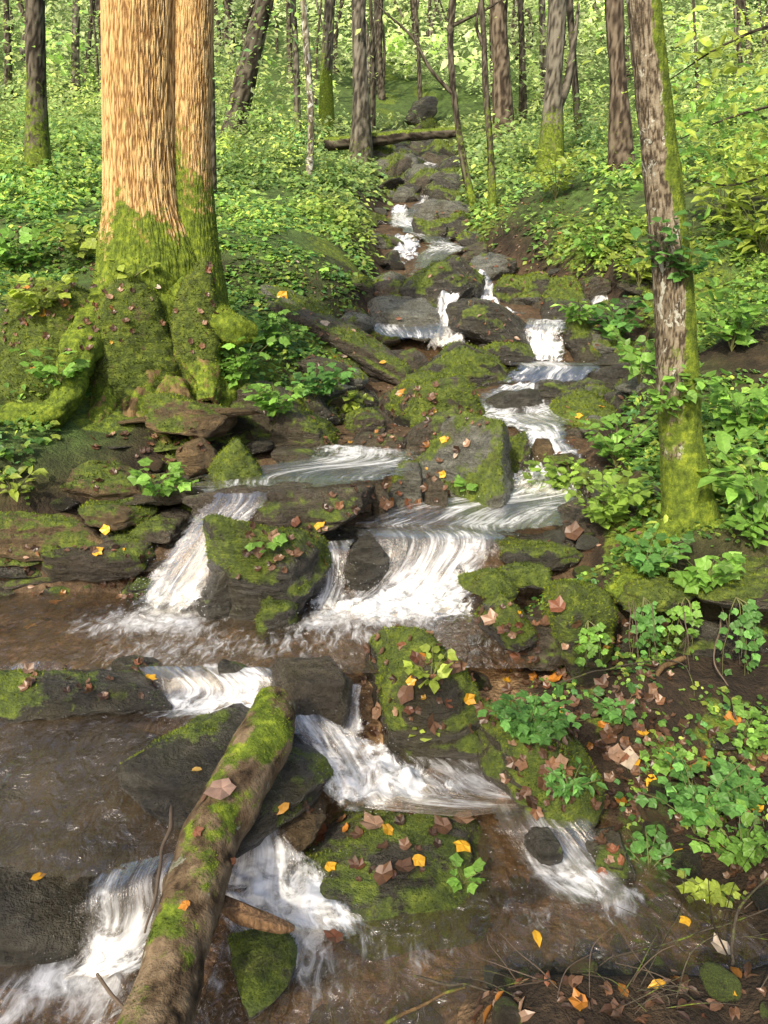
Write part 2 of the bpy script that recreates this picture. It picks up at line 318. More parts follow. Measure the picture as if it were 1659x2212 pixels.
ROCKS=[
 ((650,1722,1078,1955),1.98,.23,.6,'wet','rounded mossy boulder strewn with brown and yellow leaves in the lower stream',11,.05,0,.06,5,6),
 ((315,1535,690,1790),2.06,.25,.34,'wet','dark wet slab lying under the upper end of the mossy log',12,-.3,.06,.2,10,12,.075),
 ((-300,1650,405,2150),1.93,.36,.0,'wet','huge smooth dark slab with water sheeting over it at lower left',13,.0,.10,.03,3,5,None,.15,.55),
 ((-280,1600,440,1760),2.2,.30,.0,'brown','broad flat slab lying just under the water sheet at left',98,.0,.03,0,4,8,.095,.1,.5),
 ((15,1432,335,1550),2.47,.12,.42,'wet','flat mossy brown rock standing in the pool at the left edge',14,.05,0,0),
 ((598,1405,755,1540),2.48,.15,.0,'brown','smooth bare grey slab in midstream above the middle cascade',15,.1,.08,.08,6,14,.06),
 ((770,1290,1055,1650),2.62,.30,.66,'wet','large tilted mossy boulder covered with fallen leaves right of the middle cascade',16,.35,.2,-.28),
 ((420,1110,705,1345),3.27,.2,.78,'wet','green mossy boulder standing between the two main waterfalls',17,-.35,.15,-.22,14,6,None,.35),
 ((553,1268,642,1358),3.08,.09,.85,'wet','small round moss-covered stone at the foot of the boulder between the waterfalls',18,0,0,0,6,5),
 ((425,1205,520,1330),3.2,.10,.2,'wet','dark wet stone beside the left waterfall base',19,.4,0,.3,10,9,None,.3),
 ((735,1160,840,1262),3.42,.08,.12,'wet','dark rock splitting the right waterfall',20,.2,0,-.3,10,9,None,.3),
 ((470,1018,808,1118),3.78,.24,.2,'brown','long dark flat ledge slab beside the top of the left waterfall',21,.05,0,.02,5),
 ((680,1153,1070,1310),3.68,.17,.0,'wet','broad dark ledge behind the right waterfall',22,0,0,0,6),
 ((1050,1140,1270,1225),3.66,.22,.35,'wet','dark horizontal ledge stone at the right end of the wide waterfall',23,.1,0,0),
 ((448,948,565,1062),3.95,.13,.95,'wet','bright mossy leaning stone left of the upper shelf of water',24,.3,0,-.35,6,7),
 ((900,885,1130,1115),4.45,.26,.48,'grey','big pale grey angular boulder with a pointed top in midstream',25,.7,.15,.2,10,16,None,.6),
 ((868,888,1000,1015),4.85,.16,.15,'brown','dark smooth boulder leaning behind the pale angular boulder',26,.3,0,-.7,8,7,.12),
 ((828,985,920,1112),4.15,.11,.45,'grey','narrow upright grey stone at the left foot of the pale angular boulder',27,.2,0,.15,10,12,None,.4),
 ((915,1030,960,1110),4.05,.06,.1,'brown','thin upright brown stone wedged under the pale angular boulder',28),
 ((1060,935,1150,1035),4.75,.18,.5,'brown','mossy boulder tucked behind the right side of the pale angular boulder',29,.4,0,.3),
 ((800,1030,840,1115),3.95,.05,.1,'brown','slim dark stone at the right end of the ledge slab',30,.2),
 ((822,805,1050,935),5.9,.42,.68,'brown','wide flat-topped mossy boulder in the middle of the creek bed',31,.25,.08,-.15),
 ((1178,842,1362,938),5.75,.33,.9,'wet','dome-shaped green mossy boulder right of the rapids',32,0,0,.05,6,5,None,.3),
 ((1042,838,1168,906),6.1,.22,.06,'wet','wet brown rock with water running around it below the small ledge fall',33),
 ((922,755,1108,832),7.0,.35,.75,'wet','long low mossy slab below the upper left waterfall',34,.2,0,.1),
 ((1035,738,1145,785),7.3,.2,.5,'wet','small mossy rock at the near side of the dark triangular boulder',35),
 ((985,660,1148,760),7.9,.3,.12,'wet','big dark triangular boulder between the two upper waterfalls',36,.3,.1,.5,9,15,.22),
 ((872,585,1005,682),8.7,.35,.45,'wet','dark blocky boulder at the top left of the upper waterfall',37,.5,0,-.5,10,12,.24,.3),
 ((935,565,1035,650),9.2,.35,.65,'wet','mossy slanting boulder behind the dark blocky one',38,.3,0,.6,8,11,.2),
 ((800,632,945,722),8.2,.45,.0,'grey','pale grey wet slab sloping beside the upper left waterfall',39,.2,.3,.15,4,11,.12),
 ((1205,678,1312,782),8.0,.35,.55,'wet','mossy dark rock right of the upper right waterfall',40,-.3,0,-.4,10,9,None,.3),
 ((1060,590,1185,662),9.4,.45,.78,'wet','mossy rounded boulder above the upper right waterfall',41,0,0,.1,8,6,None,.3),
 ((1130,600,1270,695),9.0,.45,.72,'wet','wide mossy boulder under the right bank plants',42,.2,0,-.15,8,7,None,.3),
 ((1010,555,1115,596),10.6,.4,.05,'grey','flat pinkish slab high in the creek bed',43),
 ((1170,650,1260,700),8.5,.3,.3,'wet','low dark stone between the upper right waterfall and the bank',44),
 ((590,640,900,840),7.0,.22,.42,'brown','long layered ledge running diagonally down the left bank',45,-.25,.1,.5,6,14,.13),
 ((575,640,720,715),7.6,.25,.5,'grey','lichen-grey layered outcrop at the top of the diagonal ledge',46,-.3,0,.45,8,11,.12),
 ((895,485,965,520),13.0,.35,.4,'wet','small dark rock beside the highest white fall',47),
 ((820,545,868,600),11.0,.3,.2,'wet','brown stone left of the high narrow rapids',48),
 ((945,370,1010,405),19.,.6,.3,'wet','mossy stone at the far bend of the creek',49),
 ((872,212,940,258),27,.8,.0,'wet','lone black boulder at the head of the ravine',50,.4,0,.35,12,14),
 ((1265,788,1410,850),6.9,.35,.05,'wet','dark wet slab at the right end of the small ledge fall',51,0,0,.1,4),
 ((1150,820,1232,872),6.3,.2,.1,'wet','dark stone in the rapids left of the dome-shaped boulder',52),
 ((1220,815,1320,860),6.6,.2,.15,'wet','low wet stone behind the dome-shaped boulder',53),
 ((1145,945,1200,1032),4.75,.09,.02,'gold','orange-brown wet rock inside the right rapids',54),
 ((1205,915,1310,995),5.2,.2,.4,'brown','leaf-strewn brown rock on the right edge of the rapids',55,.2,0,.2),
 ((755,925,885,982),4.9,.2,.15,'brown','flat dark rock behind the upper shelf of water',56),
 ((735,880,830,940),5.4,.2,.5,'brown','mossy flat stone on the left bank above the shelf',57,.3,0,-.2),
 ((600,960,690,1010),4.5,.15,.25,'brown','dark flat stone at the left edge of the upper shelf',58),
 # left stacked ledge
 ((-60,1085,195,1195),3.75,.26,.72,'gold','thick moss-capped slab at the left edge, below the tree',60,.1,0,.05,6,11,.09),
 ((120,985,318,1075),4.1,.28,.58,'gold','ochre mossy slab in the ledge stack under the tree roots',61,-.1,0,.08,8,14,.07),
 ((90,1138,325,1255),3.62,.22,.36,'brown','lowest brown slab of the left ledge stack with a yellow leaf on it',62,.05,0,-.1,8,14,.09),
 ((20,955,150,1065),4.3,.25,.7,'gold','mossy block near the left edge under the thick root',63,0,0,0,9,12,.10),
 ((195,1070,330,1125),3.85,.2,.75,'gold','mossy lip stone in the middle of the left ledge stack',64,0,0,.1,8,12,.05),
 ((300,1095,408,1165),3.8,.18,.35,'brown','small brown block beside the left waterfall',65),
 ((320,855,505,945),4.6,.26,.55,'gold','mossy golden block right under the tree base',66,.2,0,.1,12,14,.10),
 ((380,940,470,1020),4.35,.18,.3,'gold','ochre stone below the broken root wood',67),
 ((-40,1190,110,1270),3.7,.2,.3,'brown','dark stone at the waterline on the far left',68),
 ((90,1235,230,1290),3.55,.12,.2,'wet','low dark stone at the waterline below the lowest brown slab',97),
 ((270,1225,370,1290),3.5,.12,.2,'wet','dark stone at the waterline beside the left waterfall',70),
 ((470,830,640,950),5.2,.3,.5,'brown','dark layered outcrop under hanging plants on the left bank',71,.2,0,.2),
 ((580,880,720,970),5.0,.25,.5,'brown','low dark bank stone above the upper shelf',72),
 # moss mounds
 ((10,580,250,830),5.15,.42,1.0,'gold','thick golden-green moss mound left of the tree',73,0,0,0,8,3.5),
 ((195,590,400,880),5.0,.26,1.0,'gold','bulging moss hump in front of the tree base',74,0,0,0,9,3.5,None,.35),
 ((-80,760,140,900),4.75,.3,1.0,'gold','mossy bank hump above the thick root at left edge',75,0,0,0,8,3.5),
 ((370,590,485,810),5.1,.22,.95,'gold','mossy burl on the right flank of the tree base',92,0,0,0,9,3.5,None,.3),
 # right bank
 ((998,1212,1125,1300),3.05,.15,.93,'wet','mossy rock at the right edge of the pool below the wide waterfall',76,.3,0,.2,10,7,None,.3),
 ((1075,1205,1190,1262),3.35,.12,.5,'wet','dark mossy stone under the right ledge',77),
 ((1175,1222,1345,1425),2.85,.17,1.0,'wet','shaggy green moss hummock overhanging the right bank',78,0,0,0,8,3.5),
 ((1310,1200,1510,1320),2.98,.22,.95,'brown','mossy overhang below the leaning tree',79,.1,0,0,8,4),
 ((1470,1180,1760,1320),2.96,.24,.85,'brown','mossy overhanging bank edge at the right side of the frame',80,-.1,0,0,8,4),
 ((1040,1275,1160,1400),2.8,.16,.9,'wet','upright mossy stone behind the leaf-covered tilted boulder',81,.3,0,.2,10,7,None,.35),
 ((1110,1330,1215,1440),2.78,.14,.4,'brown','brown leaf-strewn stone below the green moss hummock',82,.2,0,.2),
 ((1020,1470,1290,1730),2.32,.24,.78,'wet','mossy bank boulder draped with ivy at the right of the stream',83,.2,0,.1,8,6),
 ((1268,1790,1358,1875),1.98,.1,.4,'wet','small dark stone beside the lower right cascade',84),
 ((1140,1790,1215,1850),1.93,.06,.1,'wet','small dark stone breaking the lower right cascade',99,.3),
 ((1290,1450,1480,1520),2.72,.15,.2,'wet','shaded flat stone in the hollow under the right bank',85,.1,0,.1,8,14,.05),
 ((1400,1350,1640,1430),2.92,.14,.2,'wet','dark layered stone in the hollow below the leaning tree',86,0,0,-.05,8,14,.07),
 ((1480,1500,1700,1590),2.55,.2,.2,'wet','low dark stone at the right side of the bank hollow',87,.1,0,.1,8,12,.06),
 ((1240,1390,1420,1445),2.95,.14,.15,'wet','thin dark ledge plate in the undercut below the moss hummock',95,0,0,.06,8,14,.05),
 ((1520,1420,1720,1490),2.88,.14,.15,'wet','thin dark ledge plate at the right side of the undercut',96,0,0,-.08,8,14,.06),
 ((490,2000,665,2120),1.60,.12,.5,'wet','mossy low stone beside the log at the bottom of the frame',88,.3),
 ((560,1720,700,1800),2.02,.12,.1,'gold','wet brown lip rock beside the dark slab under the log',89),
 ((230,1420,350,1460),2.66,.06,.2,'wet','low wet stone at the lip of the left pool',93),
 ((475,1436,535,1466),2.60,.04,.1,'wet','small wet stone breaking the low cascade left of the grey slab',94),
]
for q in ROCKS:
    box,Y,sy,ms,mt,lb,sd=q[:7]; ex=q[7:]; kw=dict(zip(('yaw','pitch','roll','chips','p','tz','taper','rough'),ex))
    rock(box,Y,sy,ms,mt,lb,sd,**kw)
for i in range(32):   # thin plates of the layered ledge under the tree
    v=random.uniform(890,1250); u=random.uniform(-20,400)-(60 if v>1100 else 0); w_=random.uniform(70,130); Y=4.72-(v-900)*.0031+random.uniform(-.15,.06)
    rock((u-w_,v-18,u+w_,v+18),Y,random.uniform(.14,.24),random.choice([.1,.3,.5]),random.choice(['brown','gold','wet','brown']),'thin layered plate of rock in the ledge stack under the golden tree',700+i,random.uniform(-.4,.4),random.uniform(-.1,.1),random.uniform(-.15,.15),9,16,random.uniform(.016,.036),group='thin plates of the ledge stack under the golden tree')
def mid(Y):
    xl,xr=np.interp(Y,LY,LX),np.interp(Y,RY,RX); return (xl+xr)/2+math.sin(Y*1.7)*.16*(xr-xl), .13*(xr-xl), xl, xr
AVOID=[(905,610,1015,775),(1115,675,1235,860),(1035,825,1225,1085),(995,575,1100,690),(1040,880,1260,1060),(620,930,900,1010),(870,890,1130,1110),(840,440,925,600)]
def bedrock(n,y0,y1,lab,grp,s0,s1,mode):
    k=0; tries=0
    while k<n and tries<n*60:
        tries+=1
        Y=y0+(y1-y0)*random.random()**1.2; cx,hw,xl,xr=mid(Y)
        s=random.uniform(s0,s1)*(Y/9)**.6
        x=random.uniform(xl-.1,xr+.1) if mode!=1 else random.choice([xl+random.uniform(-.25,.2),xr+random.uniform(-.2,.25)])
        if mode==0 and abs(x-cx)<hw+s*.4 and random.random()<.85: continue
        c=A3(x,Y,float(hgt(x,Y))+s*.2); u,v,d=proj(c); rp=s*F/d
        if mode!=1 and any(a-rp*.8<u<cc+rp*.8 and b-rp*.3<v<dd+rp*(1 if mode==2 else .5) for a,b,cc,dd in AVOID): continue
        i=k; k+=1
        V,Fa=rock_shape(s*random.uniform(.9,1.6),s*random.uniform(.8,1.2),s*random.uniform(.4,.8),500+i+mode*100,4,14,1.1,13,.28); V=V@rot(random.uniform(0,6.28),random.uniform(-.25,.25),random.uniform(-.5,.5)).T
        m=mossval(V+c,Fa,random.choice([.05,.25,.5,.7]),i); o=mk('rock',V,Fa,RM[random.choice(['wet','wet','brown','grey'] if mode!=1 else ['wet','brown','grey'])],att={'moss':m}); o.location=c; tag(o,lab,'rock',grp)
        addmoss(V,Fa,m,.0034*Y,o,cap=700)
bedrock(100,9.3,24,'dark wet rock among many stepping up the narrow upper creek','rocks stepping up the narrow upper creek',.11,.32,0)
bedrock(38,3.9,9.3,'rough brown stone wedged at the side of the creek steps','stones wedged along the sides of the creek steps',.12,.26,1)
bedrock(48,4.8,9.6,'angular wet boulder among those packed in the middle creek bed','boulders packed in the middle creek bed',.12,.32,2)
# ---------- trees ----------
def bark_trunk(name,path,rad,nr,ns,mat,parent,base,amp,fr,mossf,flare=None,ridge=True,vs=.16):
    C,R,D,arc,th,Fa=tube(path,rad,nr,ns); P=C[:,None,:]+D*R[:,None,None]
    q=np.stack([np.cos(th)[None,:]*fr+0*arc[:,None],np.sin(th)[None,:]*fr+0*arc[:,None],(arc[:,None]/max(R.mean(),.01)*fr*vs)+0*th[None,:]],-1)
    n=fbm(q+len(name)+path[0][0],3,.55); h=np.abs(n)*3.2-.15 if ridge else n+.5
    h=np.clip(h,-.2,1); P=P+D*(h*amp*R.mean())[...,None]
    if flare is not None: P=P+D*flare(P,th,arc)[...,None]
    V=P.reshape(-1,3); N,_=vnorm(V,Fa); m=mossf(V,N,np.repeat(arc,ns))
    o=mk(name,V,Fa,mat,parent,loc=base,att={'h':h.ravel(),'moss':m}); return o,V,Fa,m
def ovate():
    v=[[0,0,0],[.22,.2,.05],[.6,.22,.06],[1,0,-.12],[.6,-.22,.06],[.22,-.2,.05],[.3,0,0],[.65,0,-.02]]; f=[[0,6,1],[1,6,7],[1,7,2],[2,7,3],[3,7,4],[4,7,6],[4,6,5],[5,6,0]]
    return np.array(v,float),np.array(f)
def kite(): return np.array([[0,0,0],[.45,.3,.07],[1,0,-.08],[.45,-.3,.07]]),np.array([[0,2,1],[0,3,2]])
def lobed(n=5,inn=.55,curl=.0,sd=0):
    rr=np.random.default_rng(sd); pts=[[0,0,0]]; k=2*n-1
    for i in range(k):
        a=-2.35+4.7*i/(k-1); R=(1 if i%2==0 else inn)*(.62+.38*math.cos(a*.75)); R*=rr.uniform(.88,1.1)
        pts.append([.32+.62*R*math.cos(a),.66*R*math.sin(a),curl*R*R*(1 if i%2==0 else .3)+ (0.04 if i%2 else -.03)])
    pts.append([.32,0,-curl*.1]); c=len(pts)-1
    f=[[c,i,i+1] for i in range(1,k)]+[[c,0,1],[c,k,0]]
    return np.array(pts),np.array(f)
OV,KI,LB,L3,CURL=ovate(),kite(),lobed(5,.74),lobed(3,.72,0,2),lobed(5,.84,.34,4)
def leafset(tpl,pos,xd,nm,sc,col):
    tv,tf=tpl; nm=nrmz(nm); y=nrmz(np.cross(nm,xd)); x=np.cross(y,nm); n=len(pos)
    V=pos[:,None,:]+np.asarray(sc)[:,None,None]*(tv[None,:,0:1]*x[:,None]+tv[None,:,1:2]*y[:,None]+tv[None,:,2:3]*nm[:,None])
    k=len(tv); Fa=(tf[None]+np.arange(n)[:,None,None]*k).reshape(-1,3)
    return V.reshape(-1,3),Fa,np.repeat(col,k,0)
def leafobj(name,parts,mat,parent=None,base=None):
    o=0;Vs=[];Fs=[];Cs=[]
    for V,Fa,c in parts: Vs.append(V);Fs.append(Fa+o);Cs.append(c);o+=len(V)
    return mk(name,np.concatenate(Vs),np.concatenate(Fs),mat,parent,loc=base,col=np.concatenate(Cs),smooth=False)
GR=[A3(.16,.31,.055),A3(.25,.41,.07),A3(.08,.19,.035),A3(.38,.48,.08),A3(.14,.33,.10)]
def greens(n,w=(3,3,2,1.5,1),br=1.0,jit=.22):
    w=np.array(w)/sum(w); c=np.array(GR)[rng.choice(5,n,p=w)]; return c*br*np.exp(rng.normal(0,jit,(n,1)))
def rdir(n): return nrmz(rng.normal(0,1,(n,3)))
def cloud(c,rad,n,size,br=1.,w=(3,3,2,1.5,1),shell=.4,clumps=None,tpl=KI):
    c=np.asarray(c); rad=np.asarray(rad)
    if clumps:
        cc=rdir(clumps)*(rng.uniform(shell,1,(clumps,1))**.5); i=rng.integers(0,clumps,n); P=cc[i]+rng.normal(0,.16,(n,3)); tint=np.exp(rng.normal(0,.25,clumps))[i][:,None]
    else: P=rdir(n)*(rng.uniform(shell,1,(n,1))**.6); tint=1
    pos=c+P*rad; nm=nrmz(rng.normal(0,.55,(n,3))+A3(0,-.25,.8)); return leafset(tpl,pos,rdir(n)+A3(0,0,-.3),nm,size*rng.uniform(.6,1.3,n),greens(n,w,br)*tint)
# big twin-trunk tree
TY=5.35; tb=A3(*at(345,830,TY)); big=thing('tree',tb,'huge golden-barked twin-trunk tree with a moss-covered base on the left bank','tree')
def pth(pts): return [at(*p) for p in pts]
def bigmoss(V,N,arc):
    zt=at(340,480,TY)[2]; return np.clip(sst(zt+.75,zt-.6,V[:,2]+.8*fbm(V*A3(4.5,4.5,1.4),3))*1.05+.3*fbm(V*5,3),0,1)
def bflare(P,th,arc):
    z0=at(340,900,TY)[2]; t=np.clip(1-(P[...,2]-z0)/1.5,0,1.2); l=.5+.5*np.cos(th*3+.6)[None,:]; l2=.5+.5*np.cos(th*5+2)[None,:]
    return (t**1.8)*(.14+.20*l+.10*l2)+sst(.15,.7,t)*(fbm(P*3.5,3)*.2+fbm(P*11,3)*.06)
wpx=lambda w,v,Y: w*dep(v,Y)/F/2
p1=pth([(345,960,TY),(338,760,TY),(325,560,TY),(312,430,TY),(306,250,TY),(304,0,TY),(302,-350,TY),(300,-900,TY)])
o,V,Fa,m=bark_trunk('trunk',p1,[wpx(w,400,TY) for w in (235,225,205,168,154,150,147,127)],360,460,BARK_BIG,big,tb,.03,26,bigmoss,bflare,vs=.085)
addmoss(V,Fa,m,.012,big,loc=tb,cap=26000,bright=1.2)
def bigmoss2(V,N,arc):
    zt=at(400,400,TY)[2]; return np.clip(sst(zt+.6,zt-.4,V[:,2]+.6*fbm(V*A3(4,4,1.5),3))+.6*sst(.1,-.5,N[:,0]+.4*fbm(V*5,2))*sst(zt+.9,zt+.1,V[:,2]),0,1)
p2=pth([(430,960,TY-.02),(432,700,TY),(416,520,TY+.04),(410,330,TY+.05),(414,150,TY+.05),(416,0,TY+.05),(420,-350,TY+.06),(426,-900,TY)])
o,V,Fa,m=bark_trunk('trunk',p2,[wpx(w,400,TY) for w in (125,130,110,88,84,84,82,70)],320,280,BARK_BIG,big,tb,.04,17,bigmoss2,lambda P,th,arc:sst(.2,.8,np.clip(1-(P[...,2]-at(340,900,TY)[2])/1.3,0,1.2))*(fbm(P*5,3)*.16+.03),vs=.085)
addmoss(V,Fa,m,.012,big,loc=tb,cap=9000,bright=1.1)
def root(pts,ws,mossy,parent,base,nm='root',mat=None):
    P=pth(pts); R=[wpx(w,p[1],p[2]) for w,p in zip(ws,pts)]
    o,V,Fa,m=bark_trunk(nm,P,R,70,40,mat or BARK_ROOT,parent,base,.4,2.5,lambda V,N,a:np.clip(mossy*(.9+.3*N[:,2]+.5*fbm(V*7,3)),0,1),lambda P,th,arc: fbm(P*8,3)*.03,ridge=False)
    addmoss(V,Fa,m,.011,o,loc=base,cap=3500,bright=1.2)
    return o
root([(400,640,5.2),(455,690,5.1),(505,712,5.05),(552,722,5.1)],[100,75,50,22],1.,big,tb)
root([(300,640,5.3),(215,690,5.0),(160,800,4.6),(110,895,4.35),(-60,915,4.3)],[110,85,60,50,50],1.,big,tb)
root([(330,800,5.0),(310,870,4.8),(330,930,4.6),(400,1000,4.4)],[120,60,34,14],.5,big,tb)
root([(350,820,5.0),(360,890,4.75),(350,960,4.5)],[80,40,14],.45,big,tb)
root([(420,760,5.1),(445,820,4.95),(450,870,4.8)],[90,55,22],.6,big,tb)
root([(250,820,4.9),(215,900,4.6),(190,960,4.45)],[70,36,16],.6,big,tb)
root([(300,860,4.8),(280,920,4.6),(265,990,4.4)],[60,28,12],.4,big,tb)
root([(380,840,4.9),(410,910,4.6),(430,960,4.45)],[50,26,12],.4,big,tb)
leafobj('crown',[cloud(tb+A3(-.3,.5,7),(3,2.5,1.8),260,.22,1,clumps=18)],LEAF,big,tb)
# right leaning tree
RY_=3.25; rb=at(1490,1180,RY_); rt=thing('tree',rb,'slender leaning tree with white lichen and green moss on the right bank','tree')
def rmoss(V,N,arc): return np.clip(1.05*sst(1.35,.4,arc+.3*fbm(V*5,2))+.95*sst(-.3,.45,N[:,0]+.4*fbm(V*5,3)),0,1)
def rfl(P,th,arc): t=np.clip(1-arc/.75,0,1); return (t**2)[:,None]*(.04+.07*np.abs(np.cos(th*1.5+.5)))[None,:]+fbm(P*6,2)*.008
pr=pth([(1505,1290,RY_),(1490,1150,RY_),(1468,900,RY_),(1458,700,RY_),(1436,430,RY_),(1416,250,RY_),(1390,0,RY_),(1350,-400,RY_+.1),(1320,-900,RY_+.2)])
o,V,Fa,m=bark_trunk('trunk',pr,[wpx(w,700,RY_) for w in (125,108,90,84,76,69,60,50,40)],280,110,BARK_RED,rt,rb,.012,6,rmoss,rfl,vs=.3)
addmoss(V,Fa,m,.006,rt,loc=rb,cap=16000,bright=.85)
root([(1450,1150,3.2),(1420,1200,3.1),(1370,1250,3.0),(1320,1290,2.95)],[75,55,38,25],1.,rt,rb)
root([(1520,1150,3.2),(1580,1220,3.1),(1640,1300,3.0)],[85,60,35],.9,rt,rb)
leafobj('crown',[cloud(rb+A3(-.2,.5,5),(1.8,1.6,1.2),250,.14,1.1,clumps=20)],LEAF,rt,rb)
# background trees
def ghit(u,v,y0=3.):
    Ys=y0*np.power(100/y0,np.linspace(0,1,900)); k=(CV-v)/F; d=Ys/(cp+k*sp); x=d*(u-CU)/F; z=ZC+d*(-sp+k*cp); b=np.nonzero(z<hgt(x,Ys))[0]
    i=b[0] if len(b) else 700
    return A3(x[i],Ys[i],hgt(x[i],Ys[i])),Ys[i]
def bgtree(ub,vb,mids,ut,w,mat,label,mossy=.6,group=None,branches=(),cr_n=110,nm='tree'):
    b,Yb=ghit(ub,vb,8); 
    t=thing(nm,b,label,'tree',group); pts=[b-A3(0,0,.3),b]+[at(u,v,Yb) for u,v in mids]+[at(ut,0,Yb)]
    top=pts[-1]; d=nrmz((pts[-1]-pts[-2])); pts+= [top+d*2.5,top+d*5]
    n=len(pts); rr=w*dep(vb,Yb)/F/2; rad=np.linspace(1.1,.72,n)*rr; rad[0]=rr*1.6; rad[1]=rr*1.35
    bark_trunk('trunk',pts,rad,90,28 if w>20 else 12,mat,t,b,.06,5,lambda V,N,a:np.clip(mossy*1.1*sst(2.4,.3,a+.5*fbm(V*2,2))+.5*mossy*sst(-.1,.5,fbm(V*A3(3,3,1),3)),0,1),lambda P,th,arc: fbm(P*A3(2.5,2.5,1.2),2)*rr*.25)
    for bp in branches:
        P=[at(u,v,Yb) for u,v in bp]; bark_trunk('branch',P,np.linspace(rr*.6,rr*.12,len(P)),30,8,mat,t,b,.05,2,lambda V,N,a:0*a)
    if cr_n: leafobj('crown',[cloud(top+d*4.6,(2.2,2,1.9),cr_n,.24,1.15,clumps=14)],LEAF,t,b)
    return t
bgtree(85,385,[(78,200)],76,44,BARK_DARK,'dark upright trunk with a mossy foot at the far left',.6)
bgtree(500,315,[(530,170)],572,42,BARK_DARK,'dark grey trunk leaning to the right beside the golden tree',.15)
bgtree(643,315,[(640,150)],633,13,BARK_GREY,'thin grey trunk left of the white-spotted one',.4)
bgtree(668,390,[(672,260),(664,120)],655,14,BARK_PALE,'thin pale trunk spotted with white lichen',.3)
bgtree(706,285,[(705,150)],712,26,BARK_GREY,'moss-green trunk behind the thin pale spotted one',1.)
bgtree(780,355,[(778,200)],775,37,BARK_GREY,'straight grey trunk standing left of the creek in the middle',.3)
bgtree(1024,455,[(1000,340),(980,200),(973,90)],978,15,BARK_DARK,'thin dark curved sapling right of the creek with a long bent branch',.5,branches=[[(980,205),(930,150),(890,80),(830,25),(800,-10)],[(978,55),(1010,40),(1060,15),(1100,-15)]],cr_n=100)
bgtree(1064,455,[(1060,330),(1050,200),(1046,100)],1040,15,BARK_DARK,'thin dark sapling, right one of the close pair by the creek',.6,branches=[[(1048,110),(1030,60),(1035,10),(1045,-20)]],cr_n=100)
bgtree(1088,295,[(1082,150)],1076,38,BARK_RUST,'reddish-brown straight trunk behind the close pair of saplings',.15)
bgtree(1185,365,[(1195,200)],1202,42,BARK_GREY,'broad grey trunk right of centre leaning slightly right',.6,branches=[[(1190,260),(1225,180),(1240,90),(1250,10)]])
bgtree(1342,370,[(1335,200)],1326,42,BARK_RUST,'dark reddish trunk left of the leaning lichen tree',.2)
bgtree(1130,260,[(1128,120)],1124,15,BARK_DARK,'slim dark trunk between the reddish and the broad grey trunk',.3)
bgtree(1252,310,[(1240,150)],1230,15,BARK_DARK,'slim dark trunk right of the broad grey trunk',.3)
bgtree(225,215,[(222,100)],214,13,BARK_DARK,'slim dark trunk just left of the golden tree',.3)
bgtree(165,215,[(163,100)],165,16,BARK_GREY,'slim grey trunk between the far left trunk and golden tree',.3)
bgtree(20,215,[(17,100)],12,14,BARK_DARK,'slim dark trunk in the top left corner',.3)
bgtree(458,435,[(457,300),(455,150)],452,17,BARK_DARK,'dark trunk half hidden behind the right side of the golden tree',.2)
bgtree(805,275,[(806,120)],800,10,BARK_DARK,'thin stem just right of the straight grey trunk',.2)
bgtree(1173,215,[(1172,100)],1170,15,BARK_GREY,'grey stem left of the broad grey trunk',.2)
bgtree(1420,250,[(1418,120)],1412,16,BARK_DARK,'dark stem seen just right of the leaning lichen tree',.2)
for i in range(54):
    u=random.uniform(-40,1700); v=random.uniform(85,235); bgtree(u,v,[(u+random.uniform(-8,8),v*.5)],u+random.uniform(-22,22),random.uniform(4,13),random.choice([BARK_DARK,BARK_GREY,BARK_DARK]),'thin distant sapling stem among the foliage at the top of the slope',.2,'thin saplings on the upper slope',cr_n=60)
# fallen log far
b,Yb=ghit(845,305,10); Yb-=4.5
P=[at(700,312,Yb),at(800,303,Yb),at(880,293,Yb),at(985,286,Yb)]; b=P[0]; fl=thing('fallen_log',b,'mossy fallen log lying across the creek far up the slope','log')
bark_trunk('log_bark',P,[wpx(w,300,Yb) for w in (26,24,22,19)],60,18,BARK_DARK,fl,b,.08,3,lambda V,N,a:np.clip(.8*sst(-.2,.6,N[:,2]),0,1),lambda P,th,arc: fbm(P*4,3)*.03)
# foreground mossy log
lp=[at(598,1518,2.2),at(560,1620,2.0),at(470,1790,1.78),at(395,2000,1.52),at(340,2212,1.30),at(318,2330,1.18)]
lb=lp[2]; fl=thing('fallen_log',lb,'mossy wet log slanting down into the stream at lower left','log')
def lmoss(V,N,a): return np.clip(sst(-.1,.8,N[:,2]+.2*N[:,0])*.7+fbm(V*5+3,3)*1.7-.33,0,1)
o,V,Fa,m=bark_trunk('log_bark',lp,[.070,.080,.078,.078,.078,.080],220,84,BARK_LOG,fl,lb,.05,3,lmoss,lambda P,th,arc: fbm(P*11,4)*.016+fbm(P*3,2)*.014,ridge=False,vs=.6)
addmoss(V,Fa,m,.0055,o,loc=lb,cap=16000,bright=1.35)
# ---------- raycasts: leaves rest on rocks, ground and logs ----------
bpy.context.view_layer.update(); dg=bpy.context.evaluated_depsgraph_get()
def cast(o,d):
    ok,loc,nm,_,ob,_=scene.ray_cast(dg,Vector(o),Vector(d)); return (np.array(loc),np.array(nm),ob) if ok else None
def hit(u,v):
    k=(CV-v)/F; return cast((0,0,ZC),nrmz(A3((u-CU)/F,cp+k*sp,-sp+k*cp)))
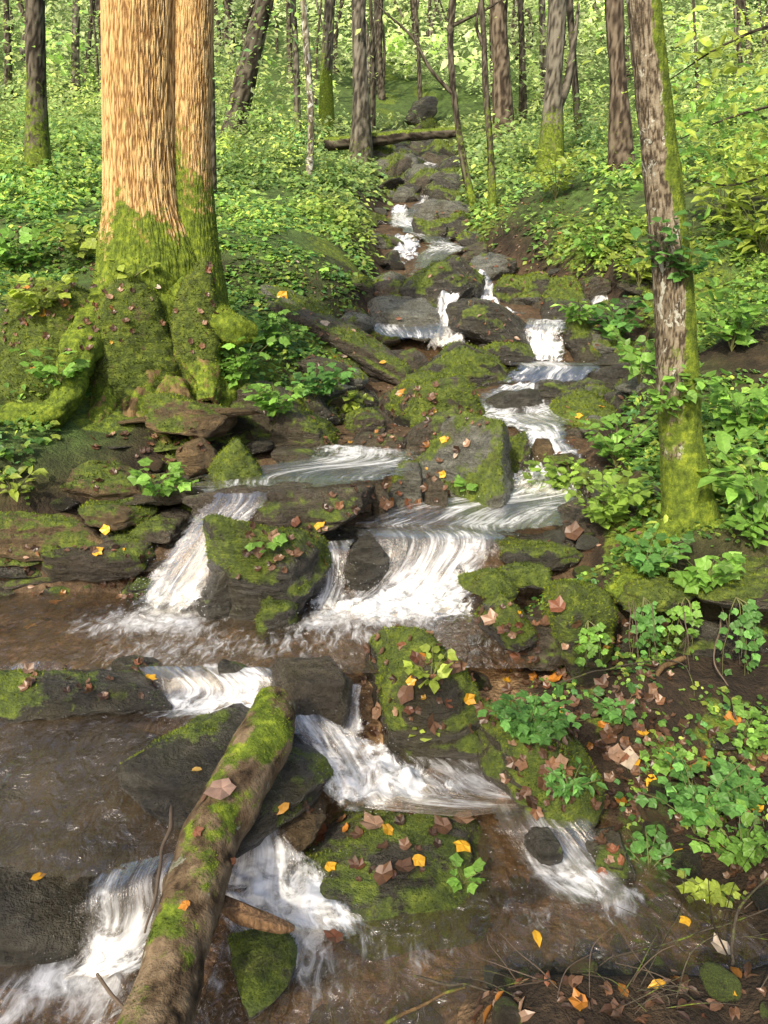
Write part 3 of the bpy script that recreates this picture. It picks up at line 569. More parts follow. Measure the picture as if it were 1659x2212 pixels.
# ---------- water ----------
Zp=lambda u,v,z: atz(u,v,z)
def ribbon(name,secs,label,mat,amp=.012,na=60,nl=90,drops=0,efade=True,cat='water',jag=.14,fr=(3,22)):
    L=cr([s[0] for s in secs],nl); Rr=cr([s[1] for s in secs],nl); fo=np.clip(cr(np.array([[s[2]] for s in secs]),nl),0,1.2)
    t=np.linspace(0,1,na)[None,:,None]; C=(L+Rr)/2; s=np.concatenate([[0],np.cumsum(np.linalg.norm(np.diff(C,axis=0),axis=1))]); W=np.linalg.norm(Rr-L,axis=1)
    ej=vn(np.stack([s*7,0*s,0*s+L[0,0]*9],-1))*jag; ek=vn(np.stack([s*7,0*s+5,0*s+Rr[0,0]*9],-1))*jag
    if mat is FALL: ej=ej-.12; ek=ek+.12
    tt=t*(1+ek[:,None,None]-ej[:,None,None])+ej[:,None,None]
    P=L[:,None,:]+(Rr-L)[:,None,:]*tt; U=s[:,None]+0*t[:,:,0]; Vv=t[:,:,0]*W[:,None]
    n=fbm(np.stack([U*fr[0],Vv*fr[1],0*U+L[0,0]*7],-1),4); n3=fbm(np.stack([U*18,Vv*18,0*U+L[0,0]*3],-1),3)
    P=P+nrmz(A3(0,-.6,.8))*((n*.4+1.6*n3*sst(.5,1.,fo))*amp*(.35+fo))[...,None]
    ed=1-np.abs(2*t[:,:,0]-1)**2.2+0*U if efade else 1+0*U
    if efade: ed=ed*sst(0,.10,np.linspace(0,1,nl))[:,None]*sst(1,.80,np.linspace(0,1,nl))[:,None]
    nf=fbm(np.stack([U*3,Vv*9,0*U+L[0,0]*5],-1),3)
    ff=fo+0*U+nf*.6*(fo>.05)
    ob=mk(name,P,gridf(nl,na),mat,att={'foam':ff.ravel(),'edge':np.clip(ed,0,1).ravel()},uv=np.stack([U.ravel(),Vv.ravel()],-1)); tag(ob,label,cat,kind='structure')
    if drops:
        i=np.clip((nl*rng.beta(3,1.2,drops)).astype(int),0,nl-1); j=rng.integers(0,na,drops); c=P[i,j]+rng.normal(0,1,(drops,3))*A3(.03,.03,.03)+A3(0,-.02,.03)
        D=np.array([[1,0,0],[-1,0,0],[0,1,0],[0,-1,0],[0,0,1],[0,0,-1]]); f=np.array([[0,2,4],[2,1,4],[1,3,4],[3,0,4],[2,0,5],[1,2,5],[3,1,5],[0,3,5]])
        V=(c[:,None,:]+D[None]*(rng.uniform(.0008,.0020,drops))[:,None,None]*(C[:,1].mean()/3)).reshape(-1,3)
        mk('spray',V,(f[None]+np.arange(drops)[:,None,None]*6).reshape(-1,3),SPRAY,ob)['kind']='stuff'
    return ob
def sheet(name,zf,x0,x1,y0,y1,blobs,label,res=.018,amp=.009,zc=0,keep=None,ff=None,base=.1):
    nx=int((x1-x0)/res); ny=int((y1-y0)/res); x,y=np.meshgrid(np.linspace(x0,x1,nx),np.linspace(y0,y1,ny)); f=0*x+base
    wx=x+.10*n2(x,y,6,3,1); wy=y+.10*n2(x,y,6,3,4)
    for u,v,ru,rv,s in blobs:
        p=atz(u,v,zc); q=atz(u,v-rv,zc); rx=ru*dep(v,p[1])/F; ry=abs(q[1]-p[1])+.02
        f=np.maximum(f,s*np.exp(-((wx-p[0])/rx)**2-((wy-p[1])/ry)**2))
    z=zf(x,y) if callable(zf) else zf+0*x
    if ff is not None: f=np.maximum(f,ff(wx,wy))
    Zz=z+amp*fbm(np.stack([x*7,y*12,0*x+zc],-1),4)+.016*f*fbm(np.stack([x*16,y*22,0*x+zc],-1),3)
    Fa=gridf(ny,nx)
    if keep is not None: kk=keep(x,y).ravel(); Fa=Fa[kk[Fa].all(1)]
    ob=mk(name,np.stack([x,y,Zz],-1),Fa,WATER,att={'foam':f.ravel(),'edge':(f*0+1).ravel()},uv=np.stack([y.ravel(),x.ravel()],-1)); return tag(ob,label,'water',kind='structure')
sheet('stream_water',0.0,-2.4,1.6,.5,2.2,[(620,2030,150,70,.75),(560,1950,90,70,.9),(700,2010,130,40,.8),(1270,1890,90,50,.8),(1330,1940,80,50,.6),(150,2130,150,50,.9),(60,2190,120,40,.75),(520,2085,80,35,.7),(650,2100,90,60,.45),(860,2080,170,60,.28),(1150,1970,140,50,.26),(480,2160,60,30,.4)],'shallow brown pool in the foreground with foam streaks',base=.07)
ylip=lambda x: 2.60+.10*n2(x,0*x,2.2,3,6)
def zB(x,y):
    s=sst(ylip(x)+.04,ylip(x)-.10,y); return .33-.065*s-.055*sst(2.35,1.75,y)+.016*n2(x,y,3,2,4)
def fB(x,y):
    t=(ylip(x)-.02-y); band=np.exp(-((x+.60)/.25)**4)+.6*np.exp(-((x+1.45)/.12)**2); pk=np.exp(-(np.abs(t)/.06)**2)+.75*np.exp(-np.clip(t,0,None)/.18)*(t>0)
    st=.34*sst(-.1,.5,n2(x*3,y*.8,3,3,2))*sst(2.6,2.2,y)*sst(1.65,1.8,y)
    return np.clip(band*pk*.7,0,.7)+st
def keepB(x,y):
    xm=np.interp(y,[1.5,1.75,2.28,2.32,2.58,2.62],[-.50,-.50,-.50,-.36,-.36,.85]); lo=np.interp(x,[-1.2,-.80,-.50],[1.70,1.62,1.74]); return (x<xm)&(y>lo)
sheet('stream_water',zB,-3.6,.85,1.55,3.52,[(370,1325,120,34,1.),(300,1345,150,30,.75),(450,1390,100,36,.55),(830,1320,170,32,1.),(700,1345,90,26,.8),(900,1300,110,28,.95),(560,1390,220,40,.4),(330,1400,160,40,.45),(200,1360,120,14,.36),(650,1390,130,24,.4),(780,1370,140,20,.5)],'brown plunge pool below the two main waterfalls sliding over the dark slab at left',res=.015,zc=.33,keep=keepB,ff=fB,base=.09)
sheet('stream_water',1.27,ux(1090,7),ux(1440,7),6.85,7.95,[(1175,785,50,8,1.),(1300,795,40,5,.2)],'small flat pool below the upper right waterfall',.03,zc=1.27)
ribbon('waterfall',[(Zp(320,1436,.345),Zp(620,1440,.345),.2),(Zp(325,1462,.33),Zp(610,1462,.33),.48),(Zp(330,1490,.29),Zp(605,1490,.29),.6),(Zp(300,1520,.268),Zp(600,1520,.268),.85),(Zp(220,1560,.262),Zp(480,1560,.262),.55)],'low broken cascade between the pool and the dark slab at left',FALL,.03,90,60,80)
ribbon('waterfall',[(Zp(230,1868,.216),Zp(402,1832,.212),.32),(Zp(186,1945,.19),Zp(388,1885,.195),.52),(Zp(180,2010,.12),Zp(358,1968,.12),.62),(Zp(172,2080,.03),Zp(335,2055,.03),.9),(Zp(90,2135,.008),Zp(315,2115,.008),.92)],'short white curtain of water falling off the smooth slab at lower left',FALL,.025,80,80,250)
ribbon('waterfall',[(Zp(480,1780,.16),Zp(615,1775,.16),.42),(Zp(485,1840,.11),Zp(640,1835,.11),.62),(Zp(485,1900,.05),Zp(690,1890,.05),.82),(Zp(495,1970,.015),Zp(770,1965,.015),.85),(Zp(530,2040,.006),Zp(820,2030,.006),.5)],'churning white chute between the log and the leafy boulder',FALL,.035,80,90,250)
ribbon('waterfall',[(Zp(612,1530,.31),Zp(682,1530,.31),.33),(Zp(632,1562,.29),Zp(715,1560,.29),.52),(Zp(672,1620,.235),Zp(798,1600,.235),.7),(Zp(715,1680,.175),Zp(875,1640,.175),.86),(Zp(740,1735,.125),Zp(950,1680,.13),.94),(Zp(790,1760,.112),Zp(1070,1720,.112),.6)],'middle cascade pouring right past the grey slab',FALL,.04,70,100,260)
ribbon('waterfall',[(at(752,1475,2.5),at(782,1475,2.5),.5),(at(738,1530,2.42),at(775,1530,2.42),.7),(at(735,1600,2.32),at(785,1600,2.32),.9)],'thin strand of water between the grey slab and leafy tilted boulder',FALL,.012,30,50,60)
ribbon('stream_water',[(Zp(640,1640,.11),Zp(1090,1620,.11),.3),(Zp(690,1700,.105),Zp(1130,1680,.105),.6),(Zp(760,1740,.1),Zp(1180,1715,.1),.5),(Zp(1000,1765,.09),Zp(1240,1735,.09),.36)],'small pool at the foot of the middle cascade',WATER,.012,80,60,0,False,jag=0)
ribbon('waterfall',[(Zp(1065,1725,.105),Zp(1235,1715,.105),.28),(Zp(1085,1790,.08),Zp(1255,1770,.08),.42),(Zp(1125,1840,.03),Zp(1290,1830,.03),.54),(Zp(1180,1900,.008),Zp(1340,1890,.008),.72),(Zp(1240,1970,.006),Zp(1380,1950,.006),.4)],'low cascade entering the foreground pool at right',FALL,.025,70,70,160)
ribbon('waterfall',[(at(430,1052,3.68),at(575,1052,3.66),.12),(at(445,1072,3.58),at(562,1070,3.56),.28),(at(405,1140,3.48),at(540,1125,3.47),.44),(at(355,1215,3.4),at(470,1205,3.38),.65),(at(315,1280,3.3),at(440,1270,3.28),.92),(at(280,1335,3.12),at(440,1330,3.1),1.0)],'left main waterfall spilling over the shelf in a slanting white fan',FALL,.035,90,110,420)
ribbon('waterfall',[(at(400,1150,3.42),at(500,1140,3.40),.25),(at(340,1240,3.3),at(450,1230,3.28),.5),(at(290,1310,3.15),at(440,1310,3.12),.92)],'inner white veil in front of the left main waterfall',FALL,.035,70,70,100)
ribbon('waterfall',[(at(805,1140,3.58),at(1080,1145,3.62),.12),(at(815,1160,3.48),at(1065,1165,3.5),.3),(at(800,1215,3.42),at(1055,1220,3.43),.4),(at(760,1270,3.36),at(1030,1275,3.36),.62),(at(700,1320,3.2),at(1000,1315,3.2),.95),(at(640,1360,3.0),at(960,1350,3.0),.9)],'wide main waterfall in streaked white curtains right of centre',FALL,.035,130,110,420)
ribbon('waterfall',[(at(690,1168,3.5),at(770,1162,3.52),.3),(at(692,1200,3.42),at(745,1195,3.42),.46),(at(692,1260,3.36),at(745,1260,3.36),.62),(at(670,1330,3.2),at(770,1330,3.2),1.)],'narrow white strand at the left end of the wide waterfall',FALL,.02,40,70,120)
ribbon('stream_water',[(at(1060,1020,4.6),at(1235,1020,4.65),.85),(at(1040,1060,4.25),at(1240,1060,4.3),.72),(at(870,1095,3.97),at(1245,1100,3.95),.45),(at(800,1125,3.75),at(1225,1130,3.72),.34),(at(780,1150,3.56),at(1100,1150,3.57),.28),(at(800,1180,3.45),at(1070,1180,3.45),.28)],'rippled sheet of water approaching the wide waterfall',FALL,.025,110,100,0,True,jag=.05)
ribbon('stream_water',[(at(690,955,4.8),at(890,965,4.7),.75),(at(660,990,4.35),at(880,995,4.3),.62),(at(480,1020,3.95),at(865,1020,3.95),.24),(at(430,1045,3.72),at(780,1040,3.8),.2),(at(430,1066,3.58),at(600,1062,3.58),.25)],'thin brown sheet of water on the upper shelf',FALL,.015,90,80,0,True,jag=.05)
ribbon('waterfall',[(at(1050,890,5.6),at(1200,890,5.6),.5),(at(1120,935,5.05),at(1215,930,5.05),.58),(at(1140,985,4.75),at(1240,980,4.75),.68),(at(1120,1030,4.5),at(1250,1030,4.5),.88),(at(1040,1085,4.1),at(1250,1085,4.1),.7)],'right rapids tumbling between the angular boulder and the bank',FALL,.06,70,90,160)
ribbon('stream_water',[(at(1095,825,6.65),at(1215,825,6.65),.85),(at(1040,860,6.2),at(1220,860,6.2),.6),(at(1035,885,5.8),at(1220,885,5.8),.64),(at(1040,930,5.2),at(1220,925,5.2),.6)],'foaming run of water below the small ledge fall',FALL,.04,60,60,0,True,jag=.05)
ribbon('waterfall',[(at(1105,783,6.95),at(1270,783,6.95),.2),(at(1108,795,6.8),at(1265,795,6.8),.38),(at(1105,830,6.6),at(1260,828,6.6),.6)],'small ledge fall below the flat pool',FALL,.02,60,40,40)
ribbon('waterfall',[(at(1140,685,8.15),at(1212,690,8.15),.6),(at(1138,705,7.85),at(1218,705,7.85),.66),(at(1138,740,7.75),at(1212,740,7.75),.76),(at(1128,785,7.5),at(1222,785,7.5),1.)],'upper right waterfall beside the dark triangular boulder',FALL,.04,50,60,60)
ribbon('waterfall',[(at(952,626,8.4),at(988,630,8.4),.85),(at(944,670,8.1),at(990,670,8.1),.9),(at(930,715,7.9),at(1004,715,7.9),.95),(at(914,765,7.5),at(1008,765,7.5),1.05)],'upper left waterfall dropping in a bright white plume',FALL,.06,40,60,80)
ribbon('waterfall',[(at(1006,582,9.95),at(1044,582,9.95),.85),(at(1026,620,9.4),at(1064,620,9.4),.9),(at(1038,662,8.9),at(1088,660,8.9),.95),(at(1040,685,8.4),at(1160,680,8.4),.6)],'narrow white chute above the two upper waterfalls',FALL,.05,40,50)
ribbon('waterfall',[(at(852,505,12.8),at(915,508,12.8),.85),(at(856,525,12.2),at(902,525,12.2),.85),(at(848,552,11.6),at(902,552,11.6),.95),(at(858,600,10.3),at(892,600,10.3),.5)],'high white fall in the narrow upper creek',FALL,.05,30,40)
ribbon('waterfall',[(at(850,442,15.2),at(878,442,15.2),.9),(at(848,466,14.4),at(878,466,14.4),1.),(at(842,494,13.6),at(884,494,13.6),.8)],'topmost small white fall far up the creek',FALL,.05,20,30)
ribbon('waterfall',[(at(1278,612,8.9),at(1316,612,8.9),.6),(at(1282,662,8.5),at(1316,662,8.5),.7)],'tiny side trickle under the right bank plants',FALL,.04,16,20)
ribbon('waterfall',[(at(870,394,18.),at(896,394,18.),.95),(at(874,412,17.2),at(900,412,17.2),.95),(at(876,436,16.2),at(900,436,16.2),.5)],'faint white step of water below the far log',FALL,.05,16,24)
ribbon('waterfall',[(at(904,344,21.),at(928,344,21.),1.),(at(900,360,20.),at(924,360,20.),1.),(at(890,380,19.),at(912,380,19.),.5)],'faint far trickle just under the fallen log',FALL,.05,16,24)
ribbon('stream_water',[(at(830,650,8.4),at(945,655,8.4),.55),(at(810,690,7.9),at(945,690,7.9),.25),(at(815,730,7.5),at(955,738,7.4),.45)],'film of water sliding over the pale grey slab',FALL,.02,30,40,0,True)
secs=[]
for Y in np.arange(24,8.6,-.7):
    cx,hw,xl,xr=mid(Y); hw*=1.05; zz=float(hgt(cx,Y))+.13; secs.append((A3(cx-hw,Y,zz),A3(cx+hw,Y,zz),.2+.5*max(0,math.sin(Y*2.9))**2))
ribbon('stream_water',secs,'thin white-flecked creek threading down the rocky upper bed',FALL,.03,24,200,0,True,jag=.3)
# ---------- small stones ----------
sv=[rock_shape(1,.8,.55,300+i,3,9) for i in range(7)]; sm=[]
for i,(V,Fa) in enumerate(sv):
    o=mk('stone',V,Fa,RM[['wet','brown','grey','wet','brown','wet','gold'][i]],att={'moss':mossval(V*.3,Fa,[.1,.4,.1,.5,.2,.1,.3][i],i)}); sm.append(o)
used=[False]*7
for i in range(190):
    bed=i>=120
    if bed: Y=random.uniform(1.3,2.0); x=random.uniform(-.35,.9); s=random.uniform(.018,.05)
    else:
        Y=3.6+ (16-3.6)*random.random()**2 if i>40 else random.uniform(1.7,4.2); xl,xr=np.interp(Y,LY,LX),np.interp(Y,RY,RX)
        if Y<3.6: x=xr+random.uniform(-.15,.35)
        else: x=random.choice([xl+random.gauss(-.05,.12),xr+random.gauss(.05,.12),random.uniform(xl,xr)])
        s=random.uniform(.02,.055)*(1+Y*.16)
    k=i%7; o=sm[k] if not used[k] else sm[k].copy()
    if used[k]: COL.objects.link(o)
    used[k]=True; o.location=(x,Y,float(hgt(x,Y))+s*.2); o.scale=(s,s,s*random.uniform(.7,1.2)); o.rotation_euler=(random.uniform(-.3,.3),random.uniform(-.3,.3),random.uniform(0,6.28))
    if bed: tag(o,'small brown stone on the bed of the foreground pool','stone','stones on the bed of the foreground pool')
    else: tag(o,'small loose stone among many along the edges of the creek bed','stone','small stones along the creek bed')
# ---------- fallen leaves as things ----------
YEL,ORG,TAN,BRN,RED,PAL=A3(.78,.42,.03),A3(.52,.21,.03),A3(.30,.185,.115),A3(.13,.068,.036),A3(.19,.075,.035),A3(.45,.37,.28)
FL=[(997,1832,46,YEL,0),(903,1862,36,YEL,0),(610,1747,42,A3(.5,.25,.03),1),(715,1876,32,YEL,0),(80,1896,36,YEL,1),(425,1667,32,A3(.55,.35,.08),1),(1155,2008,42,YEL,1),(212,1193,30,YEL,0),(228,1143,26,YEL,0),(690,1133,32,YEL,0),(120,1300,30,ORG,0),(65,1356,34,YEL,0),(1405,1690,48,YEL,1),(1420,1772,32,YEL,0),(890,1473,28,YEL,0),(1020,1405,25,TAN,0),
 (480,1712,66,A3(.34,.22,.16),2),(805,1787,60,TAN,2),(832,1893,54,BRN,2),(872,1880,50,BRN,2),(850,1745,48,TAN,2),(955,1790,50,BRN,2),(1000,1775,50,TAN,2),(1100,1722,54,RED,2),(1090,1402,50,BRN,2),(975,1442,46,BRN,2),(1062,1340,42,TAN,2),(1205,1312,42,RED,2),(1350,1532,50,BRN,2),(1312,1592,46,BRN,2),(732,2012,46,RED,2),(1360,1640,48,PAL,2),(1240,1152,46,BRN,2),(1330,1630,40,TAN,2),(700,1800,36,RED,2),(930,1330,42,BRN,2),(1000,1350,40,TAN,2),(880,1500,46,BRN,2),(820,1540,40,TAN,2),(930,1560,46,BRN,2),(100,1440,30,RED,0),(200,1445,36,BRN,2),(640,1200,30,BRN,2),(590,1160,34,TAN,2),(560,1190,32,BRN,2),(640,1130,26,RED,2),(870,850,26,ORG,0),(930,860,24,BRN,2),(960,950,24,YEL,0),(1010,960,22,TAN,2),(985,985,24,PAL,1),(1300,880,20,YEL,0),(1250,900,20,YEL,0),(880,1090,28,RED,2),(830,1090,30,BRN,2),(150,620,26,BRN,2),(60,620,24,ORG,0),(340,620,24,PAL,1),(70,800,30,ORG,0),(610,640,28,YEL,0),(700,700,28,PAL,0),(740,770,26,PAL,2),(1480,1640,40,BRN,2),(1560,1700,44,RED,2),(1470,1850,36,YEL,0),(1580,1560,40,ORG,2),(1300,1480,36,BRN,2),(445,1725,28,BRN,1),(430,1800,30,RED,0),(400,1960,30,ORG,0),(500,1860,20,RED,0),(1180,1350,40,BRN,2),(1120,1420,36,RED,2),(1200,1470,34,ORG,2),(1420,2130,44,YEL,1),(1580,2050,52,PAL,2),(1250,2170,46,ORG,2),(1330,2190,44,BRN,2),(1490,1985,30,YEL,0)]
def surf(ob):
    p=ob.parent if ob and ob.parent else ob
    return (p.get('label') or '') if p else ''
lt={0:LB,1:OV,2:CURL}
def cname(c): 
    return 'golden yellow' if c is YEL else 'orange' if c is ORG else 'reddish brown' if c is RED else 'pale tan' if c is PAL else 'dark brown' if c is BRN else 'light brown'
place={'rounded mossy':'the rounded leafy boulder','dark wet slab':'the slab under the log','large tilted':'the large tilted boulder','mossy wet log':'the slanting log','green mossy boulder':'the boulder between the waterfalls','mossy bank boulder':'the ivy-draped boulder'}
for u,v,w,c,k in FL:
    h=hit(u,v)
    if h is None: continue
    loc,nm,ob=h; d=dep(v,loc[1]); s=w*d/F*.95
    n=nrmz(nm+A3(0,-.25,.5)+rng.normal(0,.2,3)); xd=nrmz(rng.normal(0,1,3)*A3(1,.6,.1)); ctr=loc+n*.008-nrmz(xd-n*(xd@n))*s*.45
    if v>1960 and ctr[2]<.012: ctr=atz(u,v,.014); n=A3(.05,-.05,1)
    V,Fa,cc=leafset(lt[k],ctr[None],xd[None],n[None],[s],(c*rng.uniform(.85,1.15))[None])
    o=mk('fallen_leaf',V,Fa,DRY,loc=ctr,col=cc,smooth=False)
    sl=surf(ob); pl=next((q for p_,q in place.items() if sl.startswith(p_)),'the wet ground and stones beside the stream')
    shape={0:'lobed',1:'oval',2:'curled'}[k]
    tag(o,f'{cname(c)} {shape} fallen leaf lying on {pl}','leaf',f'{cname(c)} {shape} leaves on {pl}')
# ---------- leaf litter (stuff) ----------
pos=[];nms=[];szs=[];cl=[]
LC=[BRN,BRN*.7,RED,TAN,A3(.2,.10,.05),ORG*.7,YEL*.8]
LR=[(650,1078,1722,1900,45),(780,1160,1290,1600,150),(1080,1450,1330,1760,280),(1300,1659,1560,2100,340),(480,700,1120,1240,40),(20,330,1430,1500,25),(820,1060,830,920,60),(680,1000,930,1110,140),(0,480,560,760,200),(200,450,930,1060,60),(0,330,1180,1380,110),(1150,1400,860,1200,110),(900,1300,430,760,260),(560,860,560,900,260),(0,230,380,620,160),(1000,1300,400,640,160),(1000,1350,1900,2212,16),(560,760,240,420,90),(950,1659,2080,2212,110)]
for u0,u1,v0,v1,n in LR:
    for _ in range(n):
        h=hit(random.uniform(u0,u1),random.uniform(v0,v1))
        if h is None or h[1][2]<.15: continue
        loc,nm,ob=h
        if ob.name.startswith('trunk') or loc[2]<.015: continue
        pos.append(loc+nm*.006); nms.append(nrmz(nm+rng.normal(0,.3,3))); szs.append(min(random.uniform(.016,.042)*(1+.07*loc[1]),.12)); cl.append(LC[rng.choice(7,p=[.32,.27,.08,.15,.13,.025,.025])]*rng.uniform(.4,1.25))
pos,nms,szs,cl=map(np.array,(pos,nms,szs,cl)); h_=len(pos)//2
o=leafobj('leaf_litter',[leafset(CURL,pos[:h_],rdir(h_),nms[:h_],szs[:h_],cl[:h_]),leafset(OV,pos[h_:],rdir(len(pos)-h_),nms[h_:],szs[h_:]*1.1,cl[h_:])],DRY); tag(o,'scattered brown and rust leaf litter over rocks and banks','leaf litter',kind='stuff')
# ---------- plants as things ----------
def stems_mesh(paths,rad):
    Vs=[];Fs=[];o=0
    for P in paths:
        C,R,D,arc,th,Fa=tube(P,np.linspace(rad,rad*.35,len(P)),7,5,False); V=(C[:,None]+D*R[:,None,None]).reshape(-1,3); Vs.append(V);Fs.append(Fa+o);o+=len(V)
    return np.concatenate(Vs),np.concatenate(Fs)
def plant(name,base,h,spread,nst,lsz,tpl,cols,label,cat,group=None,lpn=8,droop=.6,lean=(0,0),rad=.003,w=(3,3,2,1.5,1),br=1.):
    base=np.asarray(base,float); t=thing(name,base,label,cat,group); paths=[];P=[];Xd=[];N=[];S=[]
    for i in range(nst):
        a=random.uniform(0,6.28); sp_=spread*random.uniform(.3,1); hh=h*random.uniform(.45,1.05)
        e=A3(math.cos(a)*sp_+lean[0],math.sin(a)*sp_*.8+lean[1],0); tt=np.linspace(0,1,7)[:,None]
        if h<0: e[1]=-abs(e[1])*.5-.03
        pp=base+e*tt**(1.35 if h>0 else .5)+A3(0,0,hh)*(tt-.38*droop*tt**2.6 if h>0 else tt**1.5)+rng.normal(0,.012*abs(h),(7,3))*tt; paths.append(pp); d=nrmz(e+A3(0,0,.01))
        for j in range(lpn):
            f=.22+.78*(j+random.random()*.6)/lpn; f=min(f,1); q=np.array([np.interp(f,tt[:,0],pp[:,k]) for k in range(3)]); side=nrmz(np.cross(d,A3(0,0,1)))*(1 if j%2 else -1)
            xd=nrmz(side*random.uniform(.6,1)+d*random.uniform(.1,.9)+A3(0,0,random.uniform(-.35,.15))+rng.normal(0,.25,3)); P.append(q+xd*lsz*.2); Xd.append(xd); N.append(A3(0,-.35 if h>0 else -.9,1)+rng.normal(0,.35,3)); S.append(lsz*random.uniform(.5,1.2))
    V,Fa=stems_mesh(paths,rad); mk('stem',V,Fa,STEM,t,loc=base)
    P,Xd,N,S=map(np.array,(P,Xd,N,S)); leafobj('foliage',[leafset(tpl,P,Xd,N,S,greens(len(P),w,br) if cols is None else cols*np.exp(rng.normal(0,.28,(len(P),1))))],LEAF,t,base); return t
def gp(u,v):
    h=hit(u,v); return h[0] if h is not None else ghit(u,v)[0]
BRIGHT=A3(.22,.42,.07); LIME=A3(.37,.47,.07); MIDG=A3(.13,.30,.065); LGRN=A3(.28,.44,.07)
PL=[ # u,v base, h px, spread px, stems, leaf px, tpl, colour, label, lpn
 (1140,1600,140,120,30,27,LB,MIDG,'dense dark green ivy clump hanging on the mossy bank boulder',9),
 (1640,1120,250,150,8,60,OV,BRIGHT,'broad-leaved pale green plant at the right edge beside the leaning tree',8),
 (1300,1150,190,150,22,28,L3,LGRN,'yellow-green bushy plant leaning over the stream by the right bank',10),
 (1230,1080,120,110,14,26,L3,LGRN,'yellow-green sprays spilling over the rapids from the right bank',9),
 (1330,1010,150,110,14,28,L3,BRIGHT,'light green leafy plant above the right rapids',8),
 (1500,1800,220,150,16,29,LB,MIDG,'trailing green vine plant on the lower right bank',7),
 (1400,1890,110,110,9,27,LB,MIDG,'low ivy sprig near the lower right cascade',6),
 (1600,1870,160,120,11,28,LB,BRIGHT,'leafy weed at the bottom right edge of the bank',7),
 (1390,1240,110,90,14,27,LB,MIDG,'ivy tuft at the foot of the leaning tree',7),
 (1520,1270,110,90,9,34,LB,BRIGHT,'lobed-leaf seedling right of the leaning tree base',6),
 (1230,1720,90,70,10,24,OV,MIDG,'small fern-like plant below the ivy clump',9),
 (930,1480,110,90,6,32,L3,LIME,'yellow-green seedling growing on the tilted leafy boulder',5),
 (990,1335,70,60,4,30,L3,LIME,'small lime seedling at the top of the tilted leafy boulder',4),
 (900,1600,60,60,4,28,L3,LIME,'tiny seedling on the lower edge of the tilted leafy boulder',4),
 (1000,1910,50,50,5,30,LB,BRIGHT,'small ivy sprig on the rounded leafy boulder',3),
 (570,1190,50,60,4,32,LB,BRIGHT,'seedling on the boulder between the waterfalls',3),
 (1010,1070,50,45,4,26,L3,BRIGHT,'seedling at the foot of the pale angular boulder',4),
 (90,680,120,130,12,30,LB,LIME,'sunlit lobed-leaf plant on the mossy mound left of tree',6),
 (130,830,110,120,10,30,LB,BRIGHT,'trailing leafy plant on the mossy hump below the sunlit mound',6),
 (30,1080,110,70,5,36,OV,LIME,'drooping yellow-green sprig at the left edge',6),
 (340,1075,100,90,8,30,LB,BRIGHT,'leafy sprig growing from the ledge stack beside the waterfall',6),
 (290,600,60,60,4,36,L3,LIME,'small bright seedling on the moss in front of the trunk',3),
 (520,830,130,110,16,26,LB,BRIGHT,'hanging leafy plants at the mossy root tip',7),
 (600,900,100,110,14,24,LB,BRIGHT,'leafy tuft hanging over the dark layered outcrop',7),
 (680,860,90,110,14,24,LB,MIDG,'leafy tuft left of the flat mossy bank stone',7),
 (560,760,110,130,16,24,LB,BRIGHT,'green herb patch right of the mossy root tip',7),
 (740,900,80,60,6,24,L3,LIME,'small plant on the bank above the upper shelf',6),
 (190,560,100,130,16,28,LB,LIME,'sunlit leafy clump on the bank just left of the trunk',6),
 (40,580,110,130,16,28,LB,BRIGHT,'leafy clump at the left edge above the moss mound',6),
 (1440,900,160,110,14,28,L3,BRIGHT,'leafy plant just left of the leaning tree trunk',7),
 (1580,760,230,170,20,34,L3,BRIGHT,'tall leafy bush behind the leaning tree on the right',9),
 (1650,560,260,180,18,40,OV,LIME,'yellow-green bush high on the right bank at the edge',9),
 (1560,480,240,170,18,36,OV,LIME,'bright yellow-green shrub right of the leaning tree top',9),
 (1480,620,200,130,16,30,L3,MIDG,'dark green bush behind the leaning trunk',9),
 (1600,950,200,170,20,33,L3,BRIGHT,'dense light green bush right of the leaning trunk',9),
 (1560,1080,150,130,18,30,L3,LGRN,'leafy green plant at the right foot of the leaning tree',8),
 (1640,1180,130,110,16,28,L3,BRIGHT,'low green plant at the right edge under the broad-leaved one',7),
 (1380,830,150,110,14,28,L3,BRIGHT,'green bush left of the leaning trunk above the wet slab',8),
 (1330,740,130,110,16,26,L3,MIDG,'dark leafy plant over the upper right rocks',8),
 (1380,620,150,130,16,26,L3,LIME,'green bush on the right bank above the side trickle',8),
 (1200,430,150,110,16,22,KI,LIME,'yellow-green shrub at the foot of the broad grey trunk',10),
 (1290,560,110,110,14,24,KI,BRIGHT,'low green shrub on the right bank of the upper creek',9),
 (1250,700,70,80,10,22,KI,BRIGHT,'leafy tuft on the wide mossy boulder',8),
 (1390,1290,-170,50,7,21,LB,MIDG,'ivy trailing down from the mossy overhang below the leaning tree',8),
 (1590,1290,-230,60,7,22,LB,MIDG,'vine hanging from the bank edge at the right side',10),
 (1480,1290,-150,40,5,21,LB,BRIGHT,'short vine dangling over the dark hollow',7),
 (1270,1340,-110,50,6,21,LB,BRIGHT,'ivy trailing over the shaggy moss hummock',6),
 (1340,1560,70,80,6,26,LB,MIDG,'small ivy in the leaf-strewn hollow of the right bank',5),
 (1600,1620,120,110,10,28,LB,BRIGHT,'green weed at the right edge below the hollow',6),
 (1450,1660,70,90,8,26,LB,BRIGHT,'small lobed weed on the leaf-strewn lower right bank',5),
 (1600,1750,120,120,11,28,LB,MIDG,'ivy patch at the right edge above the bottom weed',7),
 (1540,1940,90,110,7,28,LB,LIME,'yellowing weed among the twigs at the lower right',6)]
